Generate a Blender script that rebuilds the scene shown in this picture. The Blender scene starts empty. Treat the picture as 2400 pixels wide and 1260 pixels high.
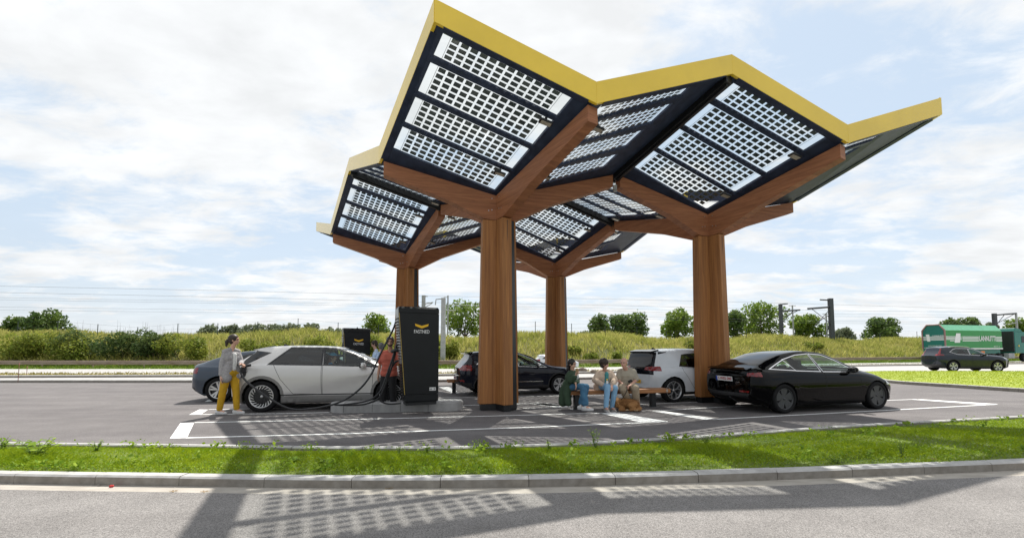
import bpy, bmesh, math, random
import numpy as np
from mathutils import Vector, Matrix
from math import sin, cos, pi, radians, sqrt, atan2, tan
random.seed(7); RNG = np.random.default_rng(7)
S = bpy.context.scene; COL = S.collection

# ------------------------------------------------------------------ camera
HC, FPX, PITCH, CY = 1.40, 982.13, 0.061875, 759.506
cam = bpy.data.cameras.new('camera'); cam.sensor_width = 36; cam.sensor_fit = 'HORIZONTAL'
cam.lens = FPX/2400*36; cam.shift_y = (CY-630)/2400; cam.clip_start = .05; cam.clip_end = 6000
co = bpy.data.objects.new('camera', cam); COL.objects.link(co)
co.location = (0, 0, HC); co.rotation_euler = (pi/2+PITCH, 0, 0); S.camera = co

# ------------------------------------------------------------------ sun and sky
SUN_EL, SUN_AZ = radians(59.9), radians(12)        # azimuth to the right of +Y
SD = Vector((sin(SUN_AZ)*cos(SUN_EL), cos(SUN_AZ)*cos(SUN_EL), sin(SUN_EL)))
sl = bpy.data.lights.new('sun', 'SUN'); sl.energy = 4.6; sl.angle = radians(.55); sl.color = (1, .955, .88)
so = bpy.data.objects.new('sun', sl); COL.objects.link(so); so.location = (30, 60, 90)
so.rotation_euler = SD.to_track_quat('Z', 'Y').to_euler()
W = bpy.data.worlds.new('World'); S.world = W; W.use_nodes = True
S.view_settings.view_transform = 'Standard'; S.view_settings.look = 'None'
S.view_settings.exposure = .47; S.view_settings.gamma = 1
def world_nodes():
    nt = W.node_tree; N = nt.nodes; L = nt.links; N.clear()
    def n(t, **k):
        x = N.new(t)
        for a, b in k.items(): setattr(x, a, b)
        return x
    out = n('ShaderNodeOutputWorld'); bg = n('ShaderNodeBackground'); bg.inputs[1].default_value = .1
    sky = n('ShaderNodeTexSky', sky_type='NISHITA'); sky.sun_disc = False
    sky.sun_elevation = SUN_EL; sky.sun_rotation = SUN_AZ; sky.air_density = 1; sky.dust_density = 1.0
    tc = n('ShaderNodeTexCoord'); sep = n('ShaderNodeSeparateXYZ'); L.new(tc.outputs['Generated'], sep.inputs[0])
    def m(op, a, b=None, c=None, clamp=False):
        x = n('ShaderNodeMath', operation=op, use_clamp=clamp)
        for i, v in enumerate((a, b, c)):
            if v is None: continue
            if isinstance(v, (int, float)): x.inputs[i].default_value = v
            else: L.new(v, x.inputs[i])
        return x.outputs[0]
    zz = m('ADD', m('MAXIMUM', sep.outputs[2], 0.0), .16)
    cx = n('ShaderNodeCombineXYZ'); L.new(m('DIVIDE', sep.outputs[0], zz), cx.inputs[0]); L.new(m('DIVIDE', sep.outputs[1], zz), cx.inputs[1])
    cx.inputs[2].default_value = 3.7
    def noise(scale, det, rough, dist, off):
        mp = n('ShaderNodeMapping'); mp.inputs['Location'].default_value = off; L.new(cx.outputs[0], mp.inputs[0])
        mp.inputs['Rotation'].default_value = (0, 0, .5); mp.inputs['Scale'].default_value = (1, 1.5, 1)
        t = n('ShaderNodeTexNoise'); t.inputs['Scale'].default_value = scale; t.inputs['Detail'].default_value = det
        t.inputs['Roughness'].default_value = rough; t.inputs['Distortion'].default_value = dist; L.new(mp.outputs[0], t.inputs['Vector'])
        return t.outputs['Fac']
    big = noise(.9, 2, .5, .2, (3.1, 1.7, 0)); fine = noise(3.6, 10, .62, .3, (0, 0, 0)); shade = noise(3.2, 6, .55, .2, (5, 8, 2))
    dens = m('ADD', m('MULTIPLY', big, .75), m('MULTIPLY', fine, .75))
    mask = n('ShaderNodeMapRange', interpolation_type='SMOOTHSTEP'); L.new(dens, mask.inputs[0])
    mask.inputs[1].default_value = .59; mask.inputs[2].default_value = .84
    # haze whitens the horizon
    hz = m('POWER', m('SUBTRACT', 1.0, m('MAXIMUM', sep.outputs[2], 0.0)), 9.0)
    cov = m('MAXIMUM', mask.outputs[0], m('MULTIPLY', hz, .85), clamp=True)
    cov = m('MULTIPLY', cov, .96)
    # cloud brightness falls away from the sun (forward scattering)
    dp = n('ShaderNodeVectorMath', operation='DOT_PRODUCT'); L.new(tc.outputs['Generated'], dp.inputs[0]); dp.inputs[1].default_value = SD
    mr = n('ShaderNodeMapRange'); L.new(dp.outputs['Value'], mr.inputs[0]); mr.inputs[1].default_value = -.6; mr.inputs[2].default_value = .45
    mr.inputs[3].default_value = 4.2; mr.inputs[4].default_value = 7.2
    sh = n('ShaderNodeMapRange'); L.new(shade, sh.inputs[0]); sh.inputs[1].default_value = .35; sh.inputs[2].default_value = .65
    sh.inputs[3].default_value = .90; sh.inputs[4].default_value = 1.06
    br = m('MULTIPLY', mr.outputs[0], sh.outputs[0])
    cc = n('ShaderNodeCombineColor'); L.new(m('MULTIPLY', br, .985), cc.inputs[0]); L.new(br, cc.inputs[1]); L.new(m('MULTIPLY', br, 1.01), cc.inputs[2])
    # thin veil everywhere: pale blue
    veil = n('ShaderNodeMix', data_type='RGBA'); veil.inputs[0].default_value = .8; L.new(sky.outputs[0], veil.inputs[6])
    vs_ = n('ShaderNodeVectorMath', operation='SCALE'); vs_.inputs[0].default_value = (.70, .83, .97); L.new(mr.outputs[0], vs_.inputs['Scale']); L.new(vs_.outputs[0], veil.inputs[7])
    mx = n('ShaderNodeMix', data_type='RGBA'); L.new(cov, mx.inputs[0]); L.new(veil.outputs[2], mx.inputs[6]); L.new(cc.outputs[0], mx.inputs[7])
    L.new(mx.outputs[2], bg.inputs[0]); L.new(bg.outputs[0], out.inputs[0])
world_nodes()

# ------------------------------------------------------------------ helpers
def gp(u, v, z=0.0):
    """world point at height z seen at photograph position (u, v)"""
    a = (u-1200)/FPX; b = -(v-CY)/FPX
    y = cos(PITCH)-b*sin(PITCH); zz = sin(PITCH)+b*cos(PITCH); t = (z-HC)/zz
    return Vector((a*t, y*t, z))
def at_depth(u, v, Y):
    a = (u-1200)/FPX; b = -(v-CY)/FPX
    y = cos(PITCH)-b*sin(PITCH); zz = sin(PITCH)+b*cos(PITCH); t = Y/y
    return Vector((a*t, Y, HC+zz*t))
MATS = {}
def pmat(name, base, rough=.6, metal=0., var=.12, scale=12., bump=0., bscale=60., coat=0., spec=.5, hue2=None, stretch=None, det=5., lo=.35, hi=.65, cior=1.5):
    if name in MATS: return MATS[name]
    m = bpy.data.materials.new(name); m.use_nodes = True; MATS[name] = m
    nt = m.node_tree; N = nt.nodes; L = nt.links; b = N['Principled BSDF']
    b.inputs['Roughness'].default_value = rough; b.inputs['Metallic'].default_value = metal
    b.inputs['Specular IOR Level'].default_value = spec; b.inputs['Coat Weight'].default_value = coat; b.inputs['Coat Roughness'].default_value = .03; b.inputs['Coat IOR'].default_value = cior
    tc = N.new('ShaderNodeTexCoord'); vec = tc.outputs['Object']
    if stretch:
        mp = N.new('ShaderNodeMapping'); mp.inputs['Scale'].default_value = stretch; L.new(vec, mp.inputs[0]); vec = mp.outputs[0]
    if var or hue2:
        t = N.new('ShaderNodeTexNoise'); t.inputs['Scale'].default_value = scale; t.inputs['Detail'].default_value = det; t.inputs['Roughness'].default_value = .6
        L.new(vec, t.inputs['Vector'])
        r = N.new('ShaderNodeMapRange'); L.new(t.outputs['Fac'], r.inputs[0]); r.inputs[1].default_value = lo; r.inputs[2].default_value = hi
        mx = N.new('ShaderNodeMix'); mx.data_type = 'RGBA'; L.new(r.outputs[0], mx.inputs[0])
        c2 = hue2 or tuple(min(1, c*(1+var)) for c in base); c1 = base if hue2 else tuple(c*(1-var) for c in base)
        mx.inputs[6].default_value = (*c1, 1); mx.inputs[7].default_value = (*c2, 1); L.new(mx.outputs[2], b.inputs['Base Color'])
    else: b.inputs['Base Color'].default_value = (*base, 1)
    if bump:
        t2 = N.new('ShaderNodeTexNoise'); t2.inputs['Scale'].default_value = bscale; t2.inputs['Detail'].default_value = 4; L.new(vec, t2.inputs['Vector'])
        bp = N.new('ShaderNodeBump'); bp.inputs['Strength'].default_value = bump; bp.inputs['Distance'].default_value = .01
        L.new(t2.outputs['Fac'], bp.inputs['Height']); L.new(bp.outputs[0], b.inputs['Normal'])
    return m
def glass_mat(name, tint=(.9, .95, .94), trans=.85, rough=.0, refl=.05):
    """thin pane: see-through plus Fresnel reflection"""
    if name in MATS: return MATS[name]
    m = bpy.data.materials.new(name); m.use_nodes = True; MATS[name] = m
    nt = m.node_tree; N = nt.nodes; L = nt.links; N.clear()
    o = N.new('ShaderNodeOutputMaterial'); tr = N.new('ShaderNodeBsdfTransparent'); tr.inputs[0].default_value = (*[c*trans for c in tint], 1)
    gl = N.new('ShaderNodeBsdfGlossy'); gl.inputs['Roughness'].default_value = rough; gl.inputs[0].default_value = (.9, .9, .9, 1)
    lw = N.new('ShaderNodeLayerWeight'); lw.inputs[0].default_value = .5      # Schlick term from the facing angle, same from both sides
    p5 = N.new('ShaderNodeMath'); p5.operation = 'POWER'; L.new(lw.outputs['Facing'], p5.inputs[0]); p5.inputs[1].default_value = 5
    fr = N.new('ShaderNodeMath'); fr.operation = 'MULTIPLY_ADD'; L.new(p5.outputs[0], fr.inputs[0]); fr.inputs[1].default_value = .92; fr.inputs[2].default_value = refl
    mx = N.new('ShaderNodeMixShader'); L.new(fr.outputs[0], mx.inputs[0]); L.new(tr.outputs[0], mx.inputs[1]); L.new(gl.outputs[0], mx.inputs[2])
    L.new(mx.outputs[0], o.inputs[0]); return m

class MB:
    """collects shapes and links them as one mesh object"""
    def __init__(s): s.v = []; s.f = []; s.m = []; s.smooth = []
    def add(s, vs, fs, mi=0, sm=False):
        o = len(s.v); s.v += [tuple(v) for v in vs]
        for f in fs: s.f.append(tuple(i+o for i in f)); s.m.append(mi); s.smooth.append(sm)
        return s
    def box(s, c, size, R=None, mi=0):
        hx, hy, hz = size[0]/2, size[1]/2, size[2]/2; c = Vector(c)
        P = [Vector((x*hx, y*hy, z*hz)) for x in (-1, 1) for y in (-1, 1) for z in (-1, 1)]
        if R is not None: P = [R @ p for p in P]
        return s.hexa([c+p for p in P], mi)
    def hexa(s, P, mi=0):      # order: x- (y- z-, y- z+, y+ z-, y+ z+), x+ ...
        return s.add(P, [(0, 1, 3, 2), (4, 6, 7, 5), (0, 4, 5, 1), (2, 3, 7, 6), (0, 2, 6, 4), (1, 5, 7, 3)], mi)
    def prism(s, poly, off, mi=0):   # poly: 3D loop, off: extrusion vector
        n = len(poly); off = Vector(off); A = [Vector(p) for p in poly]; B = [p+off for p in A]
        fs = [tuple(range(n))[::-1], tuple(range(n, 2*n))]+[(i, (i+1) % n, n+(i+1) % n, n+i) for i in range(n)]
        return s.add(A+B, fs, mi)
    def tube(s, pts, r, n=8, mi=0, caps=True, sm=True):
        pts = [Vector(p) for p in pts]; rs = r if isinstance(r, (list, tuple)) else [r]*len(pts)
        vs = []; prev = None
        for i, p in enumerate(pts):
            t = (pts[min(i+1, len(pts)-1)]-pts[max(i-1, 0)]).normalized()
            a = prev if prev is not None else (Vector((0, 0, 1)) if abs(t.z) < .9 else Vector((1, 0, 0)))
            a = (a-t*a.dot(t)).normalized(); b = t.cross(a); prev = a
            vs += [p+(a*cos(2*pi*k/n)+b*sin(2*pi*k/n))*rs[i] for k in range(n)]
        fs = [(i*n+k, i*n+(k+1) % n, (i+1)*n+(k+1) % n, (i+1)*n+k) for i in range(len(pts)-1) for k in range(n)]
        s.add(vs, fs, mi, sm)
        if caps: s.add(vs[:n], [tuple(range(n))[::-1]], mi); s.add(vs[-n:], [tuple(range(n))], mi)
        return s
    def lathe(s, prof, n=24, axis='Z', c=(0, 0, 0), mi=0, sm=True):   # prof: (radius, height)
        c = Vector(c); vs = []
        for r, h in prof:
            for k in range(n):
                a = 2*pi*k/n; x, y = r*cos(a), r*sin(a)
                vs.append(c+(Vector((x, y, h)) if axis == 'Z' else Vector((x, h, y)) if axis == 'Y' else Vector((h, x, y))))
        fs = [(i*n+k, i*n+(k+1) % n, (i+1)*n+(k+1) % n, (i+1)*n+k) for i in range(len(prof)-1) for k in range(n)]
        return s.add(vs, fs, mi, sm)
    def ball(s, c, r, n=10, mi=0):
        rx, ry, rz = (r, r, r) if isinstance(r, (int, float)) else r
        vs = []; m = n//2+1
        for i in range(m+1):
            p = pi*i/m
            for k in range(n): a = 2*pi*k/n; vs.append((c[0]+rx*sin(p)*cos(a), c[1]+ry*sin(p)*sin(a), c[2]+rz*cos(p)))
        fs = [(i*n+k, (i+1)*n+k, (i+1)*n+(k+1) % n, i*n+(k+1) % n) for i in range(m) for k in range(n)]
        return s.add(vs, fs, mi, True)
    def build(s, name, mats, parent=None, bevel=0, recalc=True):
        me = bpy.data.meshes.new(name); me.from_pydata(s.v, [], s.f)
        for m in (mats if isinstance(mats, (list, tuple)) else [mats]): me.materials.append(m)
        me.polygons.foreach_set('material_index', s.m); me.polygons.foreach_set('use_smooth', s.smooth)
        if recalc:
            bm = bmesh.new(); bm.from_mesh(me); bmesh.ops.recalc_face_normals(bm, faces=bm.faces); bm.to_mesh(me); bm.free()
        o = bpy.data.objects.new(name, me); COL.objects.link(o)
        if parent is not None: o.parent = parent
        if bevel:
            b = o.modifiers.new('edges', 'BEVEL'); b.width = bevel; b.segments = 2; b.limit_method = 'ANGLE'
        return o
def tag(o, label=None, cat=None, group=None, kind=None):
    if label: o['label'] = label
    if cat: o['category'] = cat
    if group: o['group'] = group
    if kind: o['kind'] = kind
    return o
def empty(name, loc=(0, 0, 0), rz=0., scale=1.):
    o = bpy.data.objects.new(name, None); COL.objects.link(o); o.location = loc; o.rotation_euler = (0, 0, rz)
    o.scale = (scale,)*3; o.empty_display_size = .2; return o
def copy_tree(o, parent=None):
    c = o.copy(); COL.objects.link(c); c.parent = parent
    for ch in o.children: copy_tree(ch, c)
    return c
def np_mesh(name, V, F, mats, mi=None, parent=None, smooth=False):
    """mesh from numpy arrays; F is (n,3) or (n,4)"""
    me = bpy.data.meshes.new(name); k = F.shape[1]
    me.vertices.add(len(V)); me.vertices.foreach_set('co', np.ascontiguousarray(V, dtype=np.float32).ravel())
    me.loops.add(F.size); me.loops.foreach_set('vertex_index', F.astype(np.int32).ravel())
    me.polygons.add(len(F)); me.polygons.foreach_set('loop_start', np.arange(0, F.size, k, dtype=np.int32))
    me.polygons.foreach_set('loop_total', np.full(len(F), k, dtype=np.int32))
    for m in (mats if isinstance(mats, (list, tuple)) else [mats]): me.materials.append(m)
    if mi is not None: me.polygons.foreach_set('material_index', mi.astype(np.int32))
    if smooth: me.polygons.foreach_set('use_smooth', np.ones(len(F), bool))
    me.update(); me.validate()
    o = bpy.data.objects.new(name, me); COL.objects.link(o)
    if parent is not None: o.parent = parent
    return o
def text_mb(txt, size, depth=.004, bold=False):
    """flat lettering as verts and faces in its own XY plane, centred"""
    cu = bpy.data.curves.new('lettering', 'FONT'); cu.body = txt; cu.size = size; cu.align_x = 'CENTER'; cu.align_y = 'CENTER'
    cu.extrude = depth/2; cu.offset = size*.018 if bold else 0
    o = bpy.data.objects.new('lettering', cu); me = o.to_mesh()
    vs = [v.co.copy() for v in me.vertices]; fs = [tuple(p.vertices) for p in me.polygons]
    o.to_mesh_clear(); bpy.data.objects.remove(o); bpy.data.curves.remove(cu)
    return vs, fs
def interp(xs, ys, x): return float(np.interp(x, xs, ys))
# ------------------------------------------------------------------ ground, roads, kerbs
def catmull(P, n=8):
    P = [Vector(p) for p in P]; Q = [P[0]*2-P[1]]+P+[P[-1]*2-P[-2]]; out = []
    for i in range(1, len(Q)-2):
        a, b, c, d = Q[i-1:i+3]
        for k in range(n):
            t = k/n; out.append(.5*((2*b)+(c-a)*t+(2*a-5*b+4*c-d)*t*t+(3*b-a-3*c+d)*t**3))
    out.append(P[-1]); return out
def v2(P, z=0.): return [Vector((p[0], p[1], z)) for p in P]
def asphalt(name, c1, c2, grain, bump, scale=260., stain=.5, blotch=.35, rough=.85, tyre=.2):
    m = bpy.data.materials.new(name); m.use_nodes = True; nt = m.node_tree; N = nt.nodes; L = nt.links; b = N['Principled BSDF']
    b.inputs['Roughness'].default_value = rough; b.inputs['Specular IOR Level'].default_value = .3
    tc = N.new('ShaderNodeTexCoord')
    def noise(s, d, r=.6, st=None):
        t = N.new('ShaderNodeTexNoise'); t.inputs['Scale'].default_value = s; t.inputs['Detail'].default_value = d; t.inputs['Roughness'].default_value = r
        if st:
            mp = N.new('ShaderNodeMapping'); mp.inputs['Rotation'].default_value = (0, 0, -.2); mp.inputs['Scale'].default_value = st; L.new(tc.outputs['Object'], mp.inputs[0]); L.new(mp.outputs[0], t.inputs['Vector'])
        else: L.new(tc.outputs['Object'], t.inputs['Vector'])
        return t.outputs['Fac']
    def mr(f, a, bb, c, d):
        r = N.new('ShaderNodeMapRange'); L.new(f, r.inputs[0])
        for i, v in enumerate((a, bb, c, d)): r.inputs[i+1].default_value = v
        return r.outputs[0]
    vo = N.new('ShaderNodeTexVoronoi'); vo.inputs['Scale'].default_value = scale; L.new(tc.outputs['Object'], vo.inputs['Vector'])
    g = mr(vo.outputs['Color'], .1, .9, 1-grain, 1+grain)
    st = mr(noise(.55, 4, .6, (.35, 2.2, 1)), .35, .7, 0, 1); bl = mr(noise(1.7, 6), .3, .7, 1-blotch*.35, 1+blotch*.35)
    mx = N.new('ShaderNodeMix'); mx.data_type = 'RGBA'; L.new(st, mx.inputs[0]); mx.inputs[6].default_value = (*c1, 1); mx.inputs[7].default_value = (*c2, 1)
    mu = N.new('ShaderNodeMath'); mu.operation = 'MULTIPLY'; L.new(g, mu.inputs[0]); L.new(bl, mu.inputs[1])
    vm = N.new('ShaderNodeVectorMath'); vm.operation = 'SCALE'; L.new(mx.outputs[2], vm.inputs[0]); L.new(mu.outputs[0], vm.inputs['Scale'])
    # pale scuffs and chalky smears lying along the driving direction
    sf = mr(noise(2.2, 7, .75, (.5, 2.6, 1)), .66, .78, 0, tyre); sm = N.new('ShaderNodeMix'); sm.data_type = 'RGBA'; L.new(sf, sm.inputs[0]); L.new(vm.outputs[0], sm.inputs[6]); sm.inputs[7].default_value = (*[min(1, c*2.4) for c in c2], 1)
    L.new(sm.outputs[2], b.inputs['Base Color'])
    bp = N.new('ShaderNodeBump'); bp.inputs['Strength'].default_value = bump; bp.inputs['Distance'].default_value = .006
    L.new(vo.outputs['Distance'], bp.inputs['Height']); L.new(bp.outputs[0], b.inputs['Normal'])
    return m
M_ROAD = asphalt('grey_chip_asphalt', (.19, .179, .172), (.24, .228, .22), .45, .6, 150.)
M_LOT = asphalt('fresh_dark_asphalt', (.125, .115, .116), (.17, .158, .156), .3, .35, 170., tyre=.75)
M_HWY = asphalt('pale_highway_concrete', (.36, .35, .34), (.42, .41, .40), .12, .15, 90.)
M_SOIL = pmat('soil_and_turf', (.10, .15, .03), .95, var=.3, scale=.6, hue2=(.16, .20, .05))
M_GUT = pmat('sandy_gutter', (.33, .30, .26), .9, hue2=(.44, .405, .36), scale=5, bump=.3, bscale=150, stretch=(.6, 3, 1))
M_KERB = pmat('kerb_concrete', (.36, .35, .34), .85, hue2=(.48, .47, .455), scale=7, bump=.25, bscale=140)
M_KERBF = pmat('brown_grey_kerb_face', (.21, .19, .165), .9, hue2=(.29, .27, .24), scale=9, bump=.25, bscale=140)  # kerb sides and ends, a darker and browner tone than the tops
M_PAINT = pmat('white_road_paint', (.62, .62, .60), .7, hue2=(.80, .80, .79), scale=9, lo=.25, hi=.5, bump=.15, bscale=200)

def sheet(name, loop, z, m, label=None):
    b = MB(); b.add([Vector((p[0], p[1], z)) for p in loop], [tuple(range(len(loop)))])
    me = b.build(name, m); 
    bm = bmesh.new(); bm.from_mesh(me.data); bmesh.ops.triangulate(bm, faces=bm.faces); bmesh.ops.recalc_face_normals(bm, faces=bm.faces)
    if bm.faces and sum(f.normal.z for f in bm.faces) < 0: bmesh.ops.reverse_faces(bm, faces=bm.faces)
    bm.to_mesh(me.data); bm.free()
    return tag(me, label, kind='structure')
sheet('ground', [(-3000, -60), (3000, -60), (3000, 3500), (-3000, 3500)], -.12, M_SOIL)

FK = catmull([(-16, 6.0), (-12, 5.3), (-8.4, 4.75), (-5.4, 4.52), (-3.53, 4.43), (-1.74, 4.36), (0, 4.38), (1.8, 4.52), (3.78, 4.74), (6.02, 5.02), (9, 5.5), (14, 6.5), (20, 8)], 8)
LK = catmull([(-16, 7.3), (-12, 6.62), (-7.46, 6.2), (-4.87, 6.07), (-2.36, 5.93), (0, 6.02), (2.63, 6.58), (6.14, 7.62), (10.41, 8.66), (14, 9.6), (20, 11.4)], 8)
def offs(P, d):
    out = []
    for i, p in enumerate(P):
        t = (P[min(i+1, len(P)-1)]-P[max(i-1, 0)]).normalized(); out.append(p+Vector((-t.y, t.x, 0))*d)
    return out
FKv = v2(FK); LKv = v2(LK)
# foreground road
sheet('road', [(-40, -20), (40, -20), (40, 12)]+[tuple(p[:2]) for p in reversed(offs(FKv, -.18))]+[(-40, 9)], 0, M_ROAD)
def strip(name, A, B, za, zb, m, kind='structure'):
    b = MB(); n = len(A); b.add([Vector((p.x, p.y, za)) for p in A]+[Vector((p.x, p.y, zb)) for p in B], [(i, i+1, n+i+1, n+i) for i in range(n-1)])
    o = b.build(name, m, recalc=False); return tag(o, kind=kind)
strip('gutter', offs(FKv, -.18), offs(FKv, .02), .0, .0, M_GUT)
def kerb(name, P, w, z0, z1, seg, m=(None, None), gap=.007, cham=.018, alternate=False):
    """kerb stones laid along P, viewer side on the right of the direction of travel"""
    d = [0.]
    for i in range(1, len(P)): d.append(d[-1]+(P[i]-P[i-1]).length)
    tot = d[-1]; b = MB()
    def pt(s):
        x = interp(d, [p.x for p in P], s); y = interp(d, [p.y for p in P], s)
        e = .02; x2 = interp(d, [p.x for p in P], min(s+e, tot)); y2 = interp(d, [p.y for p in P], min(s+e, tot))
        if s+e > tot: x1 = interp(d, [p.x for p in P], s-e); y1 = interp(d, [p.y for p in P], s-e); t = Vector((x-x1, y-y1, 0)).normalized()
        else: t = Vector((x2-x, y2-y, 0)).normalized()
        return Vector((x, y, 0)), Vector((-t.y, t.x, 0))
    s = 0.
    while s < tot-.05:
        e = min(s+seg, tot); ns = max(2, int(seg/.25)); prof = [(0, z0), (0, z1-cham), (cham, z1), (w-cham, z1), (w, z1-cham), (w, z0)]
        jz = random.uniform(-.002, .002); rows = []
        for k in range(ns+1):
            p, nn = pt(s+gap/2+(e-s-gap)*k/ns); rows.append([p+nn*a+Vector((0, 0, h+(jz if h > z0 else 0))) for a, h in prof])
        vs = [v for r in rows for v in r]; q = len(prof)
        fs = []; 
        for k in range(ns):
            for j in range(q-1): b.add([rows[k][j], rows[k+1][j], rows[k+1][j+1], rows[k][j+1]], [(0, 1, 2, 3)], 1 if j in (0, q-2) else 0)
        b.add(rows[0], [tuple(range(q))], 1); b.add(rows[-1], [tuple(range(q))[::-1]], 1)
        s = e
    return tag(b.build(name, list(m)), kind='structure')
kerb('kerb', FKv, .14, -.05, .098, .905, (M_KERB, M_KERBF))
# grass strip soil, slightly crowned
GA = offs(FKv, .13)
gs = MB(); nG = len(GA); rows = []
def lk_at(x): return interp([p.x for p in LKv], [p.y for p in LKv], x)
for f, z in ((0, .075), (.25, .10), (.55, .095), (.85, .04), (1, .0)):
    rows.append([Vector((p.x, p.y+(lk_at(p.x)-p.y)*f, z)) for p in GA])
for a, c in zip(rows[:-1], rows[1:]): gs.add(a+c, [(i, i+1, nG+i+1, nG+i) for i in range(nG-1)])
tag(gs.build('grass_strip_soil', M_SOIL, recalc=False), kind='structure')
kerb('kerb', LKv, .09, -.06, .055, 1.0, (M_KERB, M_KERBF))
# parking lot
LB = [(-60, 18.3), (-22, 18.33), (-14, 18.35), (-3, 18.7), (3.3, 20.2), (9, 22.1), (14, 24.3), (17.6, 25.5), (21.2, 25.6)]
LAWN = [(21.2, 25.6), (19.6, 23.5), (17.8, 20.8), (16.5, 18.8), (16.2, 17.6), (16.6, 16), (17.2, 14), (18.8, 12.4), (23, 11.4), (40, 9.5)]
LAWNc = catmull([(*p, 0) for p in LAWN], 5)
sheet('parking_lot', [(-60, 8.5)]+[tuple(p[:2]) for p in offs(LKv, .05)]+[(23, 11.4)]+[tuple(p[:2]) for p in reversed(LAWNc[:-5])]+list(reversed(LB[:-1])), -.002, M_LOT)
LBv = catmull([(*p, 0) for p in LB], 4)
kerb('kerb', LBv, .3, -.06, .12, 2.0, (M_KERB, M_KERBF), cham=.03)
# bands behind: service lane, median strip, highway, verge
XS = [-90, -60, -26, -17, -4, 5.3, 14, 28, 40, 80, 140]
K2 = [20.6, 20.9, 21.5, 22.1, 22.9, 25.6, 29.3, 36.2, 39.5, 52, 72]      # near edge of median
K2b = [23.6, 23.9, 24.4, 24.8, 25.3, 27.6, 31, 37.2, 40.4, 53, 73]
HB = [31.2, 31.3, 31.6, 31.7, 31.9, 34.2, 37.5, 42.8, 46.5, 59, 80]      # far edge of highway
GR = [33.0, 33.0, 33.1, 33.3, 34.2, 36.2, 39.5, 45, 48.6, 61.5, 83]      # guardrail
def line(Y, off=0., step=2.):
    out = []; x = XS[0]
    while x <= XS[-1]: out.append(Vector((x, interp(XS, Y, x)+off, 0))); x += step
    return out
gl = line(LB and K2)
sheet('service_lane', [(p.x, p.y) for p in LBv]+[(30, 26), (140, 20)]+[(p.x, p.y) for p in reversed(line(K2)) if p.x > -60], -.006, M_HWY)
M_MED = pmat('dry_median_grass', (.22, .19, .06), .95, hue2=(.33, .27, .10), scale=2.5)
strip('median_strip', line(K2), line(K2b), .06, .06, M_MED)
kerb('kerb', [p for p in line(K2, 0, 1.) if -60 < p.x < 70], .25, -.06, .13, 3.0, (M_KERB, M_KERBF), cham=.03)
strip('highway', line(K2b), line(HB), -.004, -.004, M_HWY)
strip('verge', line(HB), line(GR, 3.2), .0, .12, M_SOIL)
# white lane edge line on the highway and parking bay markings
mk = MB()
A, B = line(HB, -.9), line(HB, -.75); n = len(A); mk.add([p+Vector((0, 0, .002)) for p in A]+[p+Vector((0, 0, .002)) for p in B], [(i, i+1, n+i+1, n+i) for i in range(n-1)])
ZM = .003
def quad(*px): mk.add([gp(u, v)+Vector((0, 0, ZM)) for u, v in px], [tuple(range(len(px)))])
def lineseg(a, b, w, ext=0):
    P, Q = gp(*a), gp(*b); t = (Q-P).normalized(); nrm = Vector((-t.y, t.x, 0))*w/2; P = P-t*ext; Q = Q+t*ext
    k = 10; vs = []
    for i in range(k+1):
        c = P.lerp(Q, i/k)+Vector((0, 0, ZM)); vs += [c-nrm, c+nrm]
    mk.add(vs, [(2*i, 2*i+2, 2*i+3, 2*i+1) for i in range(k)])
def bands(pts, w):
    for a, b in zip(pts[:-1], pts[1:]): lineseg(a, b, w)
quad((398, 1027), (438, 1026), (455, 990), (423, 990.5)); bands([(438, 1025.5), (800, 1016), (1233, 1001), (1563, 987.5)], .075)
bands([(455, 989.7), (800, 983), (1200, 973), (1413, 967.2)], .07); quad((1404, 967.5), (1440, 965.3), (1567, 987.3), (1505, 989.6))
bands([(1668, 982.3), (1900, 970.2), (2110, 959), (2335, 947)], .075); quad((1527, 963), (1550, 962), (1683, 981.6), (1652, 983))
bands([(1530, 962.6), (1640, 956), (1716, 952), (1960, 942), (2147, 935)], .07); quad((2138, 935.8), (2160, 935), (2340, 946.3), (2312, 948.2))
quad((443, 971.3), (470, 971), (488, 959.3), (467, 959)); bands([(470, 970.8), (660, 968.6), (772, 966)], .075); bands([(488, 959), (700, 955.5), (900, 950)], .07)
quad((480, 940.5), (500, 940), (520, 929), (500, 929)); bands([(500, 940), (560, 938.6), (700, 935)], .07)
bands([(1030, 931), (1130, 930.5), (1330, 926.3), (1600, 921)], .07); bands([(1085, 949.5), (1130, 948), (1240, 945)], .07)
quad((1240, 944.5), (1262, 942.5), (1345, 953), (1310, 955.2)); bands([(1225, 955.7), (1310, 954.5)], .07)
quad((1028, 906.5), (1052, 906), (1072, 917), (1058, 919)); bands([(1440, 949), (1640, 941.5)], .07); quad((1240, 944), (1280, 944), (1330, 951), (1290, 951))
tag(mk.build('bay_markings', M_PAINT, recalc=False), kind='structure')
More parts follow.
